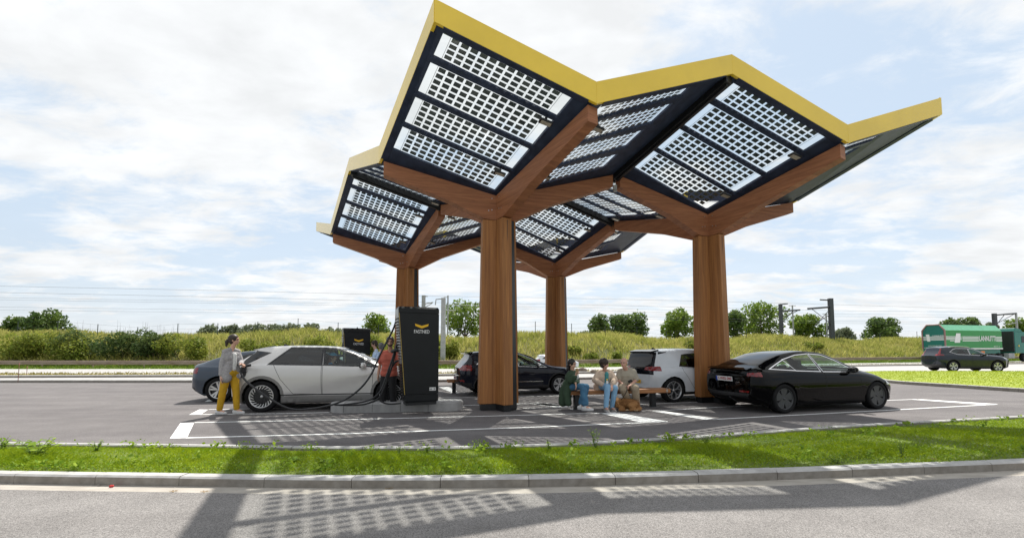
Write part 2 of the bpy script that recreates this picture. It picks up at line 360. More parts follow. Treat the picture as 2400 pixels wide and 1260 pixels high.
# ------------------------------------------------------------------ solar canopy on four timber columns
GRID = [
[(-1.301,6.702,6.888),(-3.032,9.333,5.670),(-4.911,12.338,6.792),(-6.704,15.246,5.659),(-8.908,18.789,6.814)],
[(1.505,7.197,5.768),(-0.333,10.062,5.109),(-2.179,12.979,5.922),(-4.001,15.925,5.045),(-6.150,19.458,5.826)],
[(4.377,8.011,6.874),(2.692,10.765,5.942),(0.767,13.713,6.831),(-1.074,16.643,5.947),(-3.288,20.168,6.831)],
[(7.163,8.676,5.799),(5.456,11.491,5.112),(3.592,14.444,5.856),(1.838,17.368,4.982),(-0.426,20.878,5.826)],
[(10.027,9.456,6.880),(8.303,12.169,5.717),(6.443,15.122,6.831),(4.795,18.012,5.636),(2.389,21.576,6.831)]]
GRID = [[Vector(p) for p in r] for r in GRID]
UP = Vector((0, 0, 1))
def wood(name, vertical, base=(.30, .125, .05), dark=(.17, .062, .026)):
    m = bpy.data.materials.new(name); m.use_nodes = True; nt = m.node_tree; N = nt.nodes; L = nt.links; b = N['Principled BSDF']
    b.inputs['Roughness'].default_value = .55; b.inputs['Specular IOR Level'].default_value = .35
    tc = N.new('ShaderNodeTexCoord'); mp = N.new('ShaderNodeMapping'); L.new(tc.outputs['Object'], mp.inputs[0])
    mp.inputs['Scale'].default_value = (14, 14, .5) if vertical else (1.6, 1.6, 22)
    t = N.new('ShaderNodeTexNoise'); t.inputs['Scale'].default_value = 1.6; t.inputs['Detail'].default_value = 7; t.inputs['Roughness'].default_value = .65; t.inputs['Distortion'].default_value = .4
    L.new(mp.outputs[0], t.inputs['Vector'])
    # lamella boards: cells of slightly different tone
    mp2 = N.new('ShaderNodeMapping'); L.new(tc.outputs['Object'], mp2.inputs[0]); mp2.inputs['Scale'].default_value = (22, 22, .45) if vertical else (.5, .5, 25)
    vo = N.new('ShaderNodeTexVoronoi'); vo.inputs['Scale'].default_value = 1.; L.new(mp2.outputs[0], vo.inputs['Vector'])
    mx = N.new('ShaderNodeMix'); mx.data_type = 'RGBA'
    r = N.new('ShaderNodeMapRange'); L.new(t.outputs['Fac'], r.inputs[0]); r.inputs[1].default_value = .3; r.inputs[2].default_value = .72
    L.new(r.outputs[0], mx.inputs[0]); mx.inputs[6].default_value = (*base, 1); mx.inputs[7].default_value = (*dark, 1)
    sc = N.new('ShaderNodeMapRange'); L.new(vo.outputs['Color'], sc.inputs[0]); sc.inputs[3].default_value = .8; sc.inputs[4].default_value = 1.18
    vm = N.new('ShaderNodeVectorMath'); vm.operation = 'SCALE'; L.new(mx.outputs[2], vm.inputs[0]); L.new(sc.outputs[0], vm.inputs['Scale'])
    L.new(vm.outputs[0], b.inputs['Base Color'])
    bp = N.new('ShaderNodeBump'); bp.inputs['Strength'].default_value = .12; bp.inputs['Distance'].default_value = .01; L.new(t.outputs['Fac'], bp.inputs['Height']); L.new(bp.outputs[0], b.inputs['Normal'])
    return m
M_WOODV = wood('larch_glulam_upright', True, (.43, .19, .062), (.24, .095, .032)); M_WOODH = wood('larch_glulam_beam', False, (.40, .165, .075), (.24, .09, .042))
M_YEL = pmat('yellow_enamel_cladding', (.86, .60, .045), .25, var=.06, scale=.9, coat=.25, bump=.02, bscale=1.3)
M_NAVY = pmat('navy_steel', (.030, .042, .078), .45, var=.25, scale=4, spec=.25)
M_BLACK = pmat('black_steel', (.012, .013, .015), .4, var=.2, scale=5)
M_CELL = pmat('photovoltaic_cell', (.045, .06, .066), .3, var=.5, scale=3, hue2=(.09, .11, .11))
M_SG = glass_mat('panel_glass', (.97, 1., .99), .95)
M_BOLT = pmat('galvanised_bolt', (.5, .5, .5), .35, .9, var=.1)
canopy = empty('solar_canopy', GRID[1][1].xy.to_3d())
O0 = canopy.location.copy()
tag(canopy, 'folded charging canopy with yellow fascia, solar glass roof and four timber columns', 'canopy')
def lc(p): return Vector(p)-O0
HF = .407
def bil(q, u, v): return q[0]*(1-u)*(1-v)+q[1]*u*(1-v)+q[2]*u*v+q[3]*(1-u)*v
def slab(mb, q, u0, u1, v0, v1, h0, h1, mi=0, nu=1):
    """plate in a roof quadrant between heights h0 (under) and h1 (over) the roof plane"""
    for k in range(nu):
        a, b = u0+(u1-u0)*k/nu, u0+(u1-u0)*(k+1)/nu; P = []
        for uu in (a, b):
            for vv in (v0, v1):
                for h in (h0, h1): P.append(lc(bil(q, uu, vv)+UP*h))
        mb.hexa(P, mi)
ROW_A = [(.006, .178), (.207, .412), (.437, .643), (.664, .868)]; ROW_B = [(.008, .190), (.214, .446), (.470, .700), (.722, .956)]; ROW_C = [(.006, .130), (.180, .366), (.420, .606), (.672, .850)]
R0 = .05     # roof plane above fascia bottom
for i in range(4):
    for j in range(4):
        q = [GRID[i][j]+UP*R0, GRID[i+1][j]+UP*R0, GRID[i+1][j+1]+UP*R0, GRID[i][j+1]+UP*R0]
        if i % 2 == 0: uL, uR, RL, RR = (.070, .058), (.880, .942), ROW_A, ROW_B
        else: uL, uR, RL, RR = (.075, .105), (.735, .785), ROW_B, ROW_C
        if i == 3: uR = (.46, .58)
        fv = (lambda v: v) if j % 2 == 0 else (lambda v: 1-v)
        if j % 2: RL = [(1-b_, 1-a_) for a_, b_ in RL[::-1]]; RR = [(1-b_, 1-a_) for a_, b_ in RR[::-1]]
        eL = lambda v: uL[0]+(uL[1]-uL[0])*fv(v); eR = lambda v: uR[0]+(uR[1]-uR[0])*fv(v)
        fr = MB()
        def plate4(c4, h0, h1, mb=fr, q=q): mb.hexa([lc(bil(q, *c4[k])+UP*h) for k in (0, 1, 3, 2) for h in (h0, h1)])   # corners: L0, L1, R1, R0
        plate4(((.005, .005), (.005, .995), (eL(.995), .995), (eL(.005), .005)), -.006, .05); plate4(((eR(.005), .005), (eR(.995), .995), (.995, .995), (.995, .005)), -.006, .05)
        bL = [.006]+[x for r in RL for x in r]+[.994]; bR = [.006]+[x for r in RR for x in r]+[.994]
        for k in range(0, 10, 2):
            inner = 0 < k < 8; a0, a1, c0_, c1_ = bL[k], bL[k+1], bR[k], bR[k+1]
            plate4(((eL(a0)-.02*inner, a0), (eL(a1)-.02*inner, a1), (eR(c1_)+.02*inner, c1_), (eR(c0_)+.02*inner, c0_)), -.022 if inner else -.006, .045)
            if inner:
                for t in np.linspace(.02, .94, 16): 
                    u0 = eL(a0)+(eR(c0_)-eL(a0))*t; v0 = a0+(c0_-a0)*t; plate4(((u0, v0-.010), (u0, v0), (u0+.026, v0), (u0+.026, v0-.010)), -.030, -.006)
        fr.build('roof_frame', M_NAVY, canopy)
        for k in range(4):
            (l0, l1), (r0, r1) = RL[k], RR[k]; pb = MB()
            def pt(a, b, h): vl, vr = l0+(l1-l0)*b, r0+(r1-r0)*b; ul_, ur_ = eL(vl), eR(vr); return lc(bil(q, ul_+(ur_-ul_)*a, vl+(vr-vl)*a)+UP*h)
            lo_, hi_ = (.065, .915) if i % 2 == 0 else (.085, .935); nc_ = 8 if i == 3 else 12; pu = (hi_-lo_)/nc_; pv = (.93-.03)/5
            for a in range(nc_):
                for b in range(5):
                    ua, va = lo_+pu*(a+.12), .03+pv*(b+.15); ub, vb = ua+pu*.76, va+pv*.72
                    pb.add([pt(x, y, .012) for x, y in ((ua, va), (ub, va), (ub, vb), (ua, vb))], [(0, 1, 2, 3)], 1)
            pb.add([pt(x, y, 0) for x, y in ((0, 0), (1, 0), (1, 1), (0, 1))], [(0, 1, 2, 3)], 0)
            for x in (lo_-.004, hi_+.004): pb.add([pt(xx, y, .01) for xx, y in ((x, 0), (x+.003, 0), (x+.003, 1), (x, 1))], [(0, 1, 2, 3)], 1)
            pb.build('solar_panel', [M_SG, M_CELL], canopy)
# fascia boards on the outline
edge = [(i, 0) for i in range(5)]+[(4, j) for j in range(1, 5)]+[(i, 4) for i in range(3, -1, -1)]+[(0, j) for j in range(3, 0, -1)]
cen = sum((GRID[i][j] for i, j in edge), Vector())/len(edge)
def fascia_off(a, b):
    t = (b-a); t.z = 0; t.normalize(); n = Vector((t.y, -t.x, 0))
    return n if n.dot((a+b)/2-cen) > 0 else -n
for k in range(len(edge)):
    a, b = GRID[edge[k][0]][edge[k][1]], GRID[edge[(k+1) % 16][0]][edge[(k+1) % 16][1]]
    n = fascia_off(a, b); P = []
    for p in (a, b):
        for off in (-.05, .012):
            for h in (0, HF): P.append(lc(p+n*off+UP*h))
    o = MB().hexa(P).build('fascia', M_YEL, canopy, bevel=.004)
    lip = MB(); P = []; tt = (b-a).normalized()*.16
    for p in (a+tt, b-tt):
        for off in (-.14, .008):
            for h in (-.014, -.002): P.append(lc(p+n*off+UP*h))
    lip.hexa(P); P = []
    for p in (a+tt*.6, b-tt*.6):
        for off in (-.075, -.053):
            for h in (.0, HF-.01): P.append(lc(p+n*off+UP*h))
    lip.hexa(P).build('edge_trim', M_NAVY, canopy)
# ridge girders below the ridges
def girder(a, b, w, d0, d1, inset=(0, 0)):
    t = (b-a).normalized(); L = (b-a).length; A = a+t*inset[0]; B = b-t*inset[1]
    s = Vector((-t.y, t.x, 0)).normalized()*w/2; P = []
    for p in (A, B):
        for sg in (-1, 1):
            for h in (d0, d1): P.append(lc(p+s*sg+UP*h))
    return P
for i, j, i2, j2 in ((2, 0, 2, 1), (2, 1, 2, 2), (2, 2, 2, 3), (2, 3, 2, 4), (0, 2, 1, 2), (1, 2, 2, 2), (2, 2, 3, 2), (3, 2, 4, 2)):
    g = MB(); a, b = GRID[i][j], GRID[i2][j2]
    g.hexa(girder(a, b, .20, -.12, .03, (.06, .06))); g.hexa(girder(a, b, .08, -.17, -.12, (.10, .10)))
    g.build('ridge_girder', M_BLACK, canopy, bevel=.006)
# columns with four leaves, beams and floodlights
CT = 4.52
for ci, cj in ((1, 1), (3, 1), (1, 3), (3, 3)):
    c = GRID[ci][cj]; base = lc((c.x, c.y, 0)); arms = []
    for di, dj in ((-1, 0), (1, 0), (0, -1), (0, 1)):
        e = GRID[ci+di][cj+dj]; t = (e-c); t.z = 0; t.normalize(); arms.append((t, e))
    col = MB(); ab, at = .475, .405; w = .125
    pl = MB(); top = min(CT, c.z-.56)
    for t, e in arms:
        s = Vector((-t.y, t.x, 0))*w
        col.hexa([base+p for p in (-s, -s+UP*0, s, s, t*ab-s, t*ab-s, t*ab+s, t*ab+s)]) if 0 else None
        P = [base+(-s)+UP*.15, base+(-s)+UP*top, base+s+UP*.15, base+s+UP*top, base+t*ab-s+UP*.15, base+t*at-s+UP*top, base+t*ab+s+UP*.15, base+t*at+s+UP*top]
        col.hexa(P)
        P = [base+(-s*.8), base+(-s*.8)+UP*.15, base+s*.8, base+s*.8+UP*.15, base+t*ab*.9-s*.8, base+t*ab*.9-s*.8+UP*.15, base+t*ab*.9+s*.8, base+t*ab*.9+s*.8+UP*.15]
        pl.hexa(P)
    co_ = col.build('column', M_WOODV, canopy, bevel=.012); pl.build('column_plinth', M_BLACK, co_)
    # black service channel in the corner between front and right leaf
    tf, tr = arms[2][0], arms[1][0]; ch = MB()
    for z0, z1, k0, k1 in ((.02, top-.02, 1, .9),):
        P = []
        for zz, kk in ((z0, 1.), (z1, .86)):
            pass
        q0 = [base+tf*a+tr*b for a, b in ((.10, .10), (.165, .37), (.38, .10))]
        q1 = [base+tf*a+tr*b for a, b in ((.10, .10), (.165, .30), (.32, .10))]
        ch.add([p+UP*z0 for p in q0]+[p+UP*z1 for p in q1], [(0, 2, 1), (3, 4, 5), (0, 1, 4, 3), (1, 2, 5, 4), (2, 0, 3, 5)])
    ch.build('service_channel', M_BLACK, co_)
    gr = MB()      # saw groove down the front leaf
    fr_ = base+tf*(at+.004)+tr*.0
    gr.hexa([fr_+tr*sg+tf*d_*1.0+UP*z for sg in (-.006, .006) for d_ in (0, .004) for z in (top-1.25, top-.05)])
    go = gr.build('saw_groove', M_BLACK, co_)
    for k, (t, e) in enumerate(arms):
        s = Vector((-t.y, t.x, 0))*.118
        cp = Vector((c.x, c.y, c.z)); inset = .1
        ez = Vector((e.x, e.y, e.z))-t*inset; P0 = cp; 
        L = (ez-cp); bm_ = MB(); sec = []
        for f, dep in ((0., None), (.13, None), (.45, None), (1., .30)):
            p = cp+L*f; zt = p.z+.0
            lin = top+(e.z-.30-top)*f
            zb = lin if f > .13 else top
            if f == .13: zb = top+.02
            sec.append([lc(Vector((p.x, p.y, zb))-s), lc(Vector((p.x, p.y, zb))+s), lc(Vector((p.x, p.y, zt))+s), lc(Vector((p.x, p.y, zt))-s)])
        vs = [v for r in sec for v in r]; fs = [(0, 3, 2, 1), tuple(4*(len(sec)-1)+x for x in range(4))]
        for a in range(len(sec)-1): fs += [(a*4+x, a*4+(x+1) % 4, (a+1)*4+(x+1) % 4, (a+1)*4+x) for x in range(4)]
        bm_.add(vs, fs)
        for f, dz in ((.07, -.1), (.07, -.38), (.10, -.42)):      # bolt heads, flush detail of the beam
            p = cp+L*f+UP*dz
            for sg in (-1, 1): bm_.tube([lc(p+s*sg*.98), lc(p+s*sg*1.10)], .014, 8, 1)
        bm_.build('beam', [M_WOODH, M_BOLT], canopy)
    # small floodlights on the purlins
    for di, dj in ((-1, -1), (1, -1), (-1, 1), (1, 1)):
        q = [c, GRID[ci+di][cj], GRID[ci+di][cj+dj], GRID[ci][cj+dj]]
        for v in (.80, .30):
            p = bil(q, .18, v)+UP*(-.03); fl = MB(); t = arms[0][0]
            R = Matrix.Rotation(.243, 3, 'Z') @ Matrix.Rotation(.25, 3, 'Y')
            fl.box(lc(p+UP*-.09), (.26, .15, .045), R); fl.box(lc(p+UP*-.04), (.05, .05, .1), R)
            f = fl.build('floodlight', M_BLACK, canopy, bevel=.01)
            MB().box(lc(p+UP*-.116), (.2, .11, .006), R).build('lens', pmat('frosted_lens', (.45, .42, .36), .3), f)
# small camera dome where two beams meet
p = GRID[2][1]; MB().box(lc(p+Vector((-.02, -.12, -.33))), (.09, .09, .12)).lathe([(.0, -.03), (.04, -.02), (.045, .02), (.0, .03)], 12, 'Z', lc(p+Vector((-.02, -.12, -.42)))).build('camera_dome', pmat('grey_plastic', (.4, .4, .4), .4), canopy)
# ------------------------------------------------------------------ cars
def pch(keys, x):
    """monotone cubic through (x, value) keys"""
    X = [k[0] for k in keys]; Y = [k[1] for k in keys]; n = len(X)
    if x <= X[0]: return Y[0]
    if x >= X[-1]: return Y[-1]
    h = [X[i+1]-X[i] for i in range(n-1)]; d = [(Y[i+1]-Y[i])/h[i] for i in range(n-1)]
    def tang(i):
        if i == 0: return d[0]
        if i == n-1: return d[-1]
        if d[i-1]*d[i] <= 0: return 0.
        w1, w2 = 2*h[i]+h[i-1], h[i]+2*h[i-1]; return (w1+w2)/(w1/d[i-1]+w2/d[i])
    i = max(k for k in range(n-1) if X[k] <= x); t = (x-X[i])/h[i]; m0, m1 = tang(i)*h[i], tang(i+1)*h[i]
    return (2*t**3-3*t*t+1)*Y[i]+(t**3-2*t*t+t)*m0+(-2*t**3+3*t*t)*Y[i+1]+(t**3-t*t)*m1
class Body:
    def __init__(s, P):
        s.P = P; L = P['L']; s.parts = {}; s.mats = {}
        xs = set(np.linspace(0, L, int(L/.055))); 
        for a, b in ((0, .35), (L-.35, L)): xs |= set(np.linspace(a, b, 16))
        xs = sorted(xs); rows = []
        for x in xs: rows.append(s.section(x))
        s.bm = bm = bmesh.new(); s.pid = bm.faces.layers.int.new('pid')
        V = []
        for x, r in zip(xs, rows):
            half = [bm.verts.new((x, y, z)) for y, z in r]
            other = [bm.verts.new((x, -y, z)) if y > 1e-6 else half[i] for i, (y, z) in enumerate(r)]
            V.append((half, other))
        bm.verts.ensure_lookup_table()
        for a, b in zip(V[:-1], V[1:]):
            for side in (0, 1):
                A, B = a[side], b[side]
                for k in range(len(A)-1):
                    f = (A[k], B[k], B[k+1], A[k+1]) if side == 1 else (A[k], A[k+1], B[k+1], B[k])
                    f = [v for i, v in enumerate(f) if v not in f[:i]]
                    if len(f) > 2: bm.faces.new(f)
        for (h, o), x, sg, bul in ((V[0], 0, -1, P.get('bulge_r', .06)), (V[-1], L, 1, P.get('bulge_f', .10))):
            n = 12; grid = []
            for i in range(len(h)):
                y = h[i].co.y; z = h[i].co.z
                if y < 1e-6: grid.append([h[i]]*(n+1)); continue
                row = [o[i]]
                for k in range(1, n):
                    yy = -y+2*y*k/n; row.append(bm.verts.new((x+sg*bul*(1-(yy/y)**2)*min(1, y/.5), yy, z)))
                row.append(h[i]); grid.append(row)
            for r0, r1 in zip(grid[:-1], grid[1:]):
                for k in range(n):
                    f = [r0[k], r0[k+1], r1[k+1], r1[k]]; f = [v for i, v in enumerate(f) if v not in f[:i]]
                    if len(f) > 2:
                        try: bm.faces.new(f)
                        except ValueError: pass
        bmesh.ops.recalc_face_normals(bm, faces=bm.faces)
        for f in bm.faces: f.smooth = True
    def section(s, x):
        P = s.P; g = lambda k: pch(P[k], x)
        zb, wl, wm, zm, ws, zs, wr, zr, zt = g('zbot'), g('wlow'), g('wmax'), P['zmid'], g('wbelt'), g('zbelt'), g('wrail'), g('zrail'), g('ztop')
        zs = min(zs, zr-.012); zt = max(zt, zr+.004)
        if zm > zs-.12: zm = zs-.12
        zb = min(zb, zm-.1)
        pts = [(0, zb), (wl-.10, zb), (wl-.01, zb+.035), (wl+.35*(wm-wl), zb+(zm-zb)*.45), (wm, zm), (.6*wm+.4*ws+.006, zm+(zs-zm)*.62), (ws, zs-.015), (ws-.022, zs),
               (ws-.022+(wr-ws+.022)*.55+.012, zs+(zr-zs)*.55), (wr, zr), (wr-.07, zr+(zt-zr)*.55), (wr*.55, zt-(zt-zr)*.12), (0, zt)]
        cr = P.get('crease')
        out = []
        Q = [pts[0]]+pts+[pts[-1]]
        seg = (1, 1, 2, 3, 4, 4, 1, 4, 4, 2, 3, 3)
        for i in range(12):
            a, b, c, d = Q[i], Q[i+1], Q[i+2], Q[i+3]
            for k in range(seg[i]):
                t = k/seg[i]
                if i in (0, 6): out.append((b[0]+(c[0]-b[0])*t, b[1]+(c[1]-b[1])*t)); continue
                y = .5*(2*b[0]+(c[0]-a[0])*t+(2*a[0]-5*b[0]+4*c[0]-d[0])*t*t+(3*b[0]-a[0]-3*c[0]+d[0])*t**3)
                z = .5*(2*b[1]+(c[1]-a[1])*t+(2*a[1]-5*b[1]+4*c[1]-d[1])*t*t+(3*b[1]-a[1]-3*c[1]+d[1])*t**3)
                out.append((max(y, 0), z))
        out.append(pts[-1])
        if cr: out = [(y-cr(x, z) if y > .5*wm else y, z) for y, z in out]
        out[0] = (0, out[0][1]); return out
    AX = {'y': (0, 2), 'x': (1, 2), 'z': (0, 1)}
    def cut(s, poly, ax='y', pred=None):
        i, j = s.AX[ax]; bm = s.bm; n = len(poly)
        lo = [min(p[k] for p in poly)-.25 for k in (0, 1)]; hi = [max(p[k] for p in poly)+.25 for k in (0, 1)]
        for k in range(n):
            a, b = poly[k], poly[(k+1) % n]; d = (b[0]-a[0], b[1]-a[1]); l = math.hypot(*d)
            if l < 1e-6: continue
            no = [0, 0, 0]; no[i] = d[1]/l; no[j] = -d[0]/l; co = [0, 0, 0]; co[i], co[j] = a
            fs = []
            for f in bm.faces:
                c = f.calc_center_median()
                if lo[0] < c[i] < hi[0] and lo[1] < c[j] < hi[1] and (pred is None or pred(c)): fs.append(f)
            es = {e for f in fs for e in f.edges}; vs = {v for f in fs for v in f.verts}
            bmesh.ops.bisect_plane(bm, geom=list(vs)+list(es)+fs, dist=1e-5, plane_co=co, plane_no=no)
    @staticmethod
    def inside(poly, x, y, eps=1e-6):
        sg = 0
        for k in range(len(poly)):
            a, b = poly[k], poly[(k+1) % len(poly)]; c = (b[0]-a[0])*(y-a[1])-(b[1]-a[1])*(x-a[0])
            if abs(c) < eps: continue
            if sg == 0: sg = 1 if c > 0 else -1
            elif (c > 0) != (sg > 0): return False
        return True
    def faces(s, poly, ax, pred=None):
        i, j = s.AX[ax]; out = []
        for f in s.bm.faces:
            c = f.calc_center_median()
            if s.inside(poly, c[i], c[j]) and (pred is None or pred(c)): out.append(f)
        return out
    def part(s, pid, poly, ax='y', pred=None, only=None, seam=0.):
        """cut the outline and hand the faces inside to a part (pid); seam leaves a dark joint of that width on part 90"""
        s.cut(poly, ax, pred)
        if seam:
            c = (sum(p[0] for p in poly)/len(poly), sum(p[1] for p in poly)/len(poly))
            ip = s.inset(poly, seam); s.cut(ip, ax, pred)
            for f in s.faces(poly, ax, pred):
                if only is None or f[s.pid] in only: f[s.pid] = 90
            poly = ip
            only = None if only is None else set(only)|{90}
        for f in s.faces(poly, ax, pred):
            if only is None or f[s.pid] in only: f[s.pid] = pid
    @staticmethod
    def inset(poly, d):
        n = len(poly); ar = sum(poly[k][0]*poly[(k+1) % n][1]-poly[(k+1) % n][0]*poly[k][1] for k in range(n)); sg = 1 if ar > 0 else -1; L = []
        for k in range(n):
            a, b = poly[k], poly[(k+1) % n]; t = (b[0]-a[0], b[1]-a[1]); l = math.hypot(*t); nn = (-t[1]/l*sg*d, t[0]/l*sg*d); L.append(((a[0]+nn[0], a[1]+nn[1]), t))
        out = []
        for k in range(n):
            (p, r), (q, u) = L[k-1], L[k]; cr = r[0]*u[1]-r[1]*u[0]
            if abs(cr) < 1e-9: out.append(q); continue
            t = ((q[0]-p[0])*u[1]-(q[1]-p[1])*u[0])/cr; out.append((p[0]+r[0]*t, p[1]+r[1]*t))
        return out
    def emit(s, pid, name, mats, parent, pred=None, shift=0.):
        me = bpy.data.meshes.new(name); b2 = bmesh.new(); mp = {}
        for f in s.bm.faces:
            p = f[s.pid]
            if p not in (pid if isinstance(pid, dict) else {pid: 0}): continue
            if pred and not pred(f.calc_center_median()): continue
            vs = []
            for v in f.verts:
                if v.index not in mp: mp[v.index] = b2.verts.new(v.co+v.normal*shift)
                vs.append(mp[v.index])
            try: nf = b2.faces.new(vs)
            except ValueError: continue
            nf.smooth = True; nf.material_index = pid[p] if isinstance(pid, dict) else 0
        b2.normal_update(); b2.to_mesh(me); b2.free()
        for m in (mats if isinstance(mats, list) else [mats]): me.materials.append(m)
        o = bpy.data.objects.new(name, me); COL.objects.link(o); o.parent = parent; return o
M_TYRE = pmat('tyre_rubber', (.012, .012, .013), .75, var=.2, scale=20, spec=.15)
M_TRIM = pmat('black_plastic_trim', (.018, .018, .020), .5, var=.15)
M_SEAM = pmat('panel_gap', (.004, .004, .004), .9, var=0)
M_CHROME = pmat('bright_trim', (.75, .75, .76), .18, 1., var=.03)
M_INT = pmat('dark_cabin_fabric', (.025, .025, .028), .85, var=.25)
M_TAIL = pmat('red_lamp_lens', (.30, .010, .014), .12, var=.3, scale=18, coat=.6, hue2=(.10, .004, .006))
M_LAMP = pmat('clear_lamp_lens', (.6, .62, .65), .1, .2, var=.2, coat=.6)
M_GLASS = glass_mat('car_glass', (.78, .92, .87), .88); M_PRIV = glass_mat('privacy_glass', (.35, .42, .45), .35, refl=.07)
M_GROOF = pmat('dark_glass_roof', (.006, .007, .010), .06, var=0, coat=.35, spec=.15, cior=1.4)
M_SILVER = pmat('alloy_silver', (.62, .62, .63), .3, .8, var=.05); M_DALLOY = pmat('alloy_dark', (.03, .031, .034), .38, .5, var=.1)
def wheel(parent, x, y, r, w, style, rr):
    """wheel at (x, y); y<0 is the right side. hub mesh > tyre, rim"""
    sg = 1 if y > 0 else -1
    hub = MB().lathe([(0, -.5*w), (rr*.93, -.5*w), (rr*.93, .25*w), (rr*.55, .30*w), (0, .30*w)], 28, 'Y').build('wheel', M_DALLOY, parent)
    hub.location = (x, y, r); hub.rotation_euler = (0, 0, 0 if sg > 0 else pi)
    pr = [(rr*.98, -.48*w), (r*.93, -.5*w), (r*.985, -.44*w), (r, -.3*w), (r, .3*w), (r*.985, .44*w), (r*.93, .5*w), (rr*1.02, .485*w), (rr*.97, .40*w)]
    MB().lathe(pr, 40, 'Y').build('tyre', M_TYRE, hub)
    ri = MB(); sil, drk = 0, 1
    ri.lathe([(rr*.90, .20*w), (rr*.93, .42*w), (rr*.985, .47*w), (rr*1.01, .44*w)], 40, 'Y', mi=0 if style != 'aero' else 1)
    Y = .36*w
    def spoke(a, r0, r1, w0, w1, mi, y0=Y, y1=Y+.01, skew=0., th=.03):
        P = []
        for rr_, ww, yy, da in ((r0, w0, y0, 0), (r1, w1, y1, skew)):
            ca, sa = cos(a+da), sin(a+da)
            for sg_ in (-1, 1):
                for dy in (-th, 0): P.append(Vector((ca*rr_-sa*ww*sg_, yy+dy, sa*rr_+ca*ww*sg_)))
        ri.hexa(P, mi)
    if style == 'turbine':
        ri.lathe([(0, Y-.015), (rr*.72, Y-.02), (rr*.9, Y-.05)], 32, 'Y', mi=1)
        for k in range(20): spoke(2*pi*k/20, rr*.66, rr*.95, .006, .013, 0, Y, Y+.008, .25)
        for k in range(10): spoke(2*pi*k/10+.1, rr*.2, rr*.66, .02, .014, 1, Y, Y, .3)
    elif style == 'star5':
        for k in range(5):
            a = 2*pi*k/5+.3
            spoke(a, rr*.1, rr*.55, .016, .02, 0); spoke(a, rr*.5, rr*.95, .02, .012, 0, skew=.30); spoke(a, rr*.5, rr*.95, .02, .012, 0, skew=-.30); spoke(a, rr*.1, rr*.9, .04, .06, 1, Y-.02, Y-.02)
    elif style == 'double5':
        for k in range(5):
            a = 2*pi*k/5+.3
            for s_ in (-1, 1): spoke(a+s_*.07, rr*.15, rr*.96, .016, .028, 0, Y, Y+.012, s_*.13)
            spoke(a, rr*.2, rr*.9, .03, .05, 1, Y-.03, Y-.03)
    elif style == 'aero':
        for k in range(5):
            a = 2*pi*k/5+.3; spoke(a, rr*.06, rr*.97, .035, .115, 1, Y, Y+.008)
            spoke(a+.2, rr*.2, rr*.93, .01, .02, 1, Y-.02, Y-.02)
    ri.lathe([(0, Y+.008), (.03, Y+.008), (.034, Y-.02)], 14, 'Y', mi=0 if style != 'aero' else 1)
    ri.build('rim', [M_SILVER, M_DALLOY if style != 'aero' else pmat('aero_cover_grey', (.06, .062, .066), .45, .3, var=.1)], hub)
    return hub
def circle(cx, cz, r, n=22): return [(cx+r*cos(2*pi*k/n), cz+r*sin(2*pi*k/n)) for k in range(n)]
def plate(parent, x, z, txt, base, ink, rz=0., tilt=0., w=.52, h=.11, strip=True):
    R = Matrix.Rotation(tilt, 3, 'Y')
    pl = MB().box((x, 0, z), (.012, w, h), R).build('licence_plate', pmat('plate_'+name_of(base), base, .45, var=.03), parent, bevel=.003)
    vs, fs = text_mb(txt, h*.95, .003, True); k = .82*w/max(.01, max(v.x for v in vs)-min(v.x for v in vs)); k = min(k, 1.25)
    t = MB(); t.add([Vector((x, 0, z))+R @ Vector((-.0085+v.z*-1, -v.x*k-.02, v.y*.85)) for v in vs], fs); t.build('plate_number', pmat('plate_ink_'+name_of(ink), ink, .5, var=.05), pl)
    if strip: MB().box(Vector((x, 0, z))+R @ Vector((-.007, w*.46, 0)), (.002, w*.08, h*.98), R).build('plate_band', pmat('plate_blue_band', (.01, .06, .45), .5, var=.05), pl)
    return pl
def name_of(c): return '_'.join(str(int(v*100)) for v in c)
def seat(mb, x, y, z, hr=.46):
    mb.box((x+.05, y, z-.05), (.5, .46, .16)); mb.box((x-.24, y, z+.12), (.13, .46, .50), Matrix.Rotation(-.2, 3, 'Y'))
    mb.box((x-.32, y, z+hr), (.10, .25, .17), Matrix.Rotation(-.15, 3, 'Y')); mb.tube([(x-.30, y-.06, z+.3), (x-.315, y-.06, z+hr)], .01, 6)
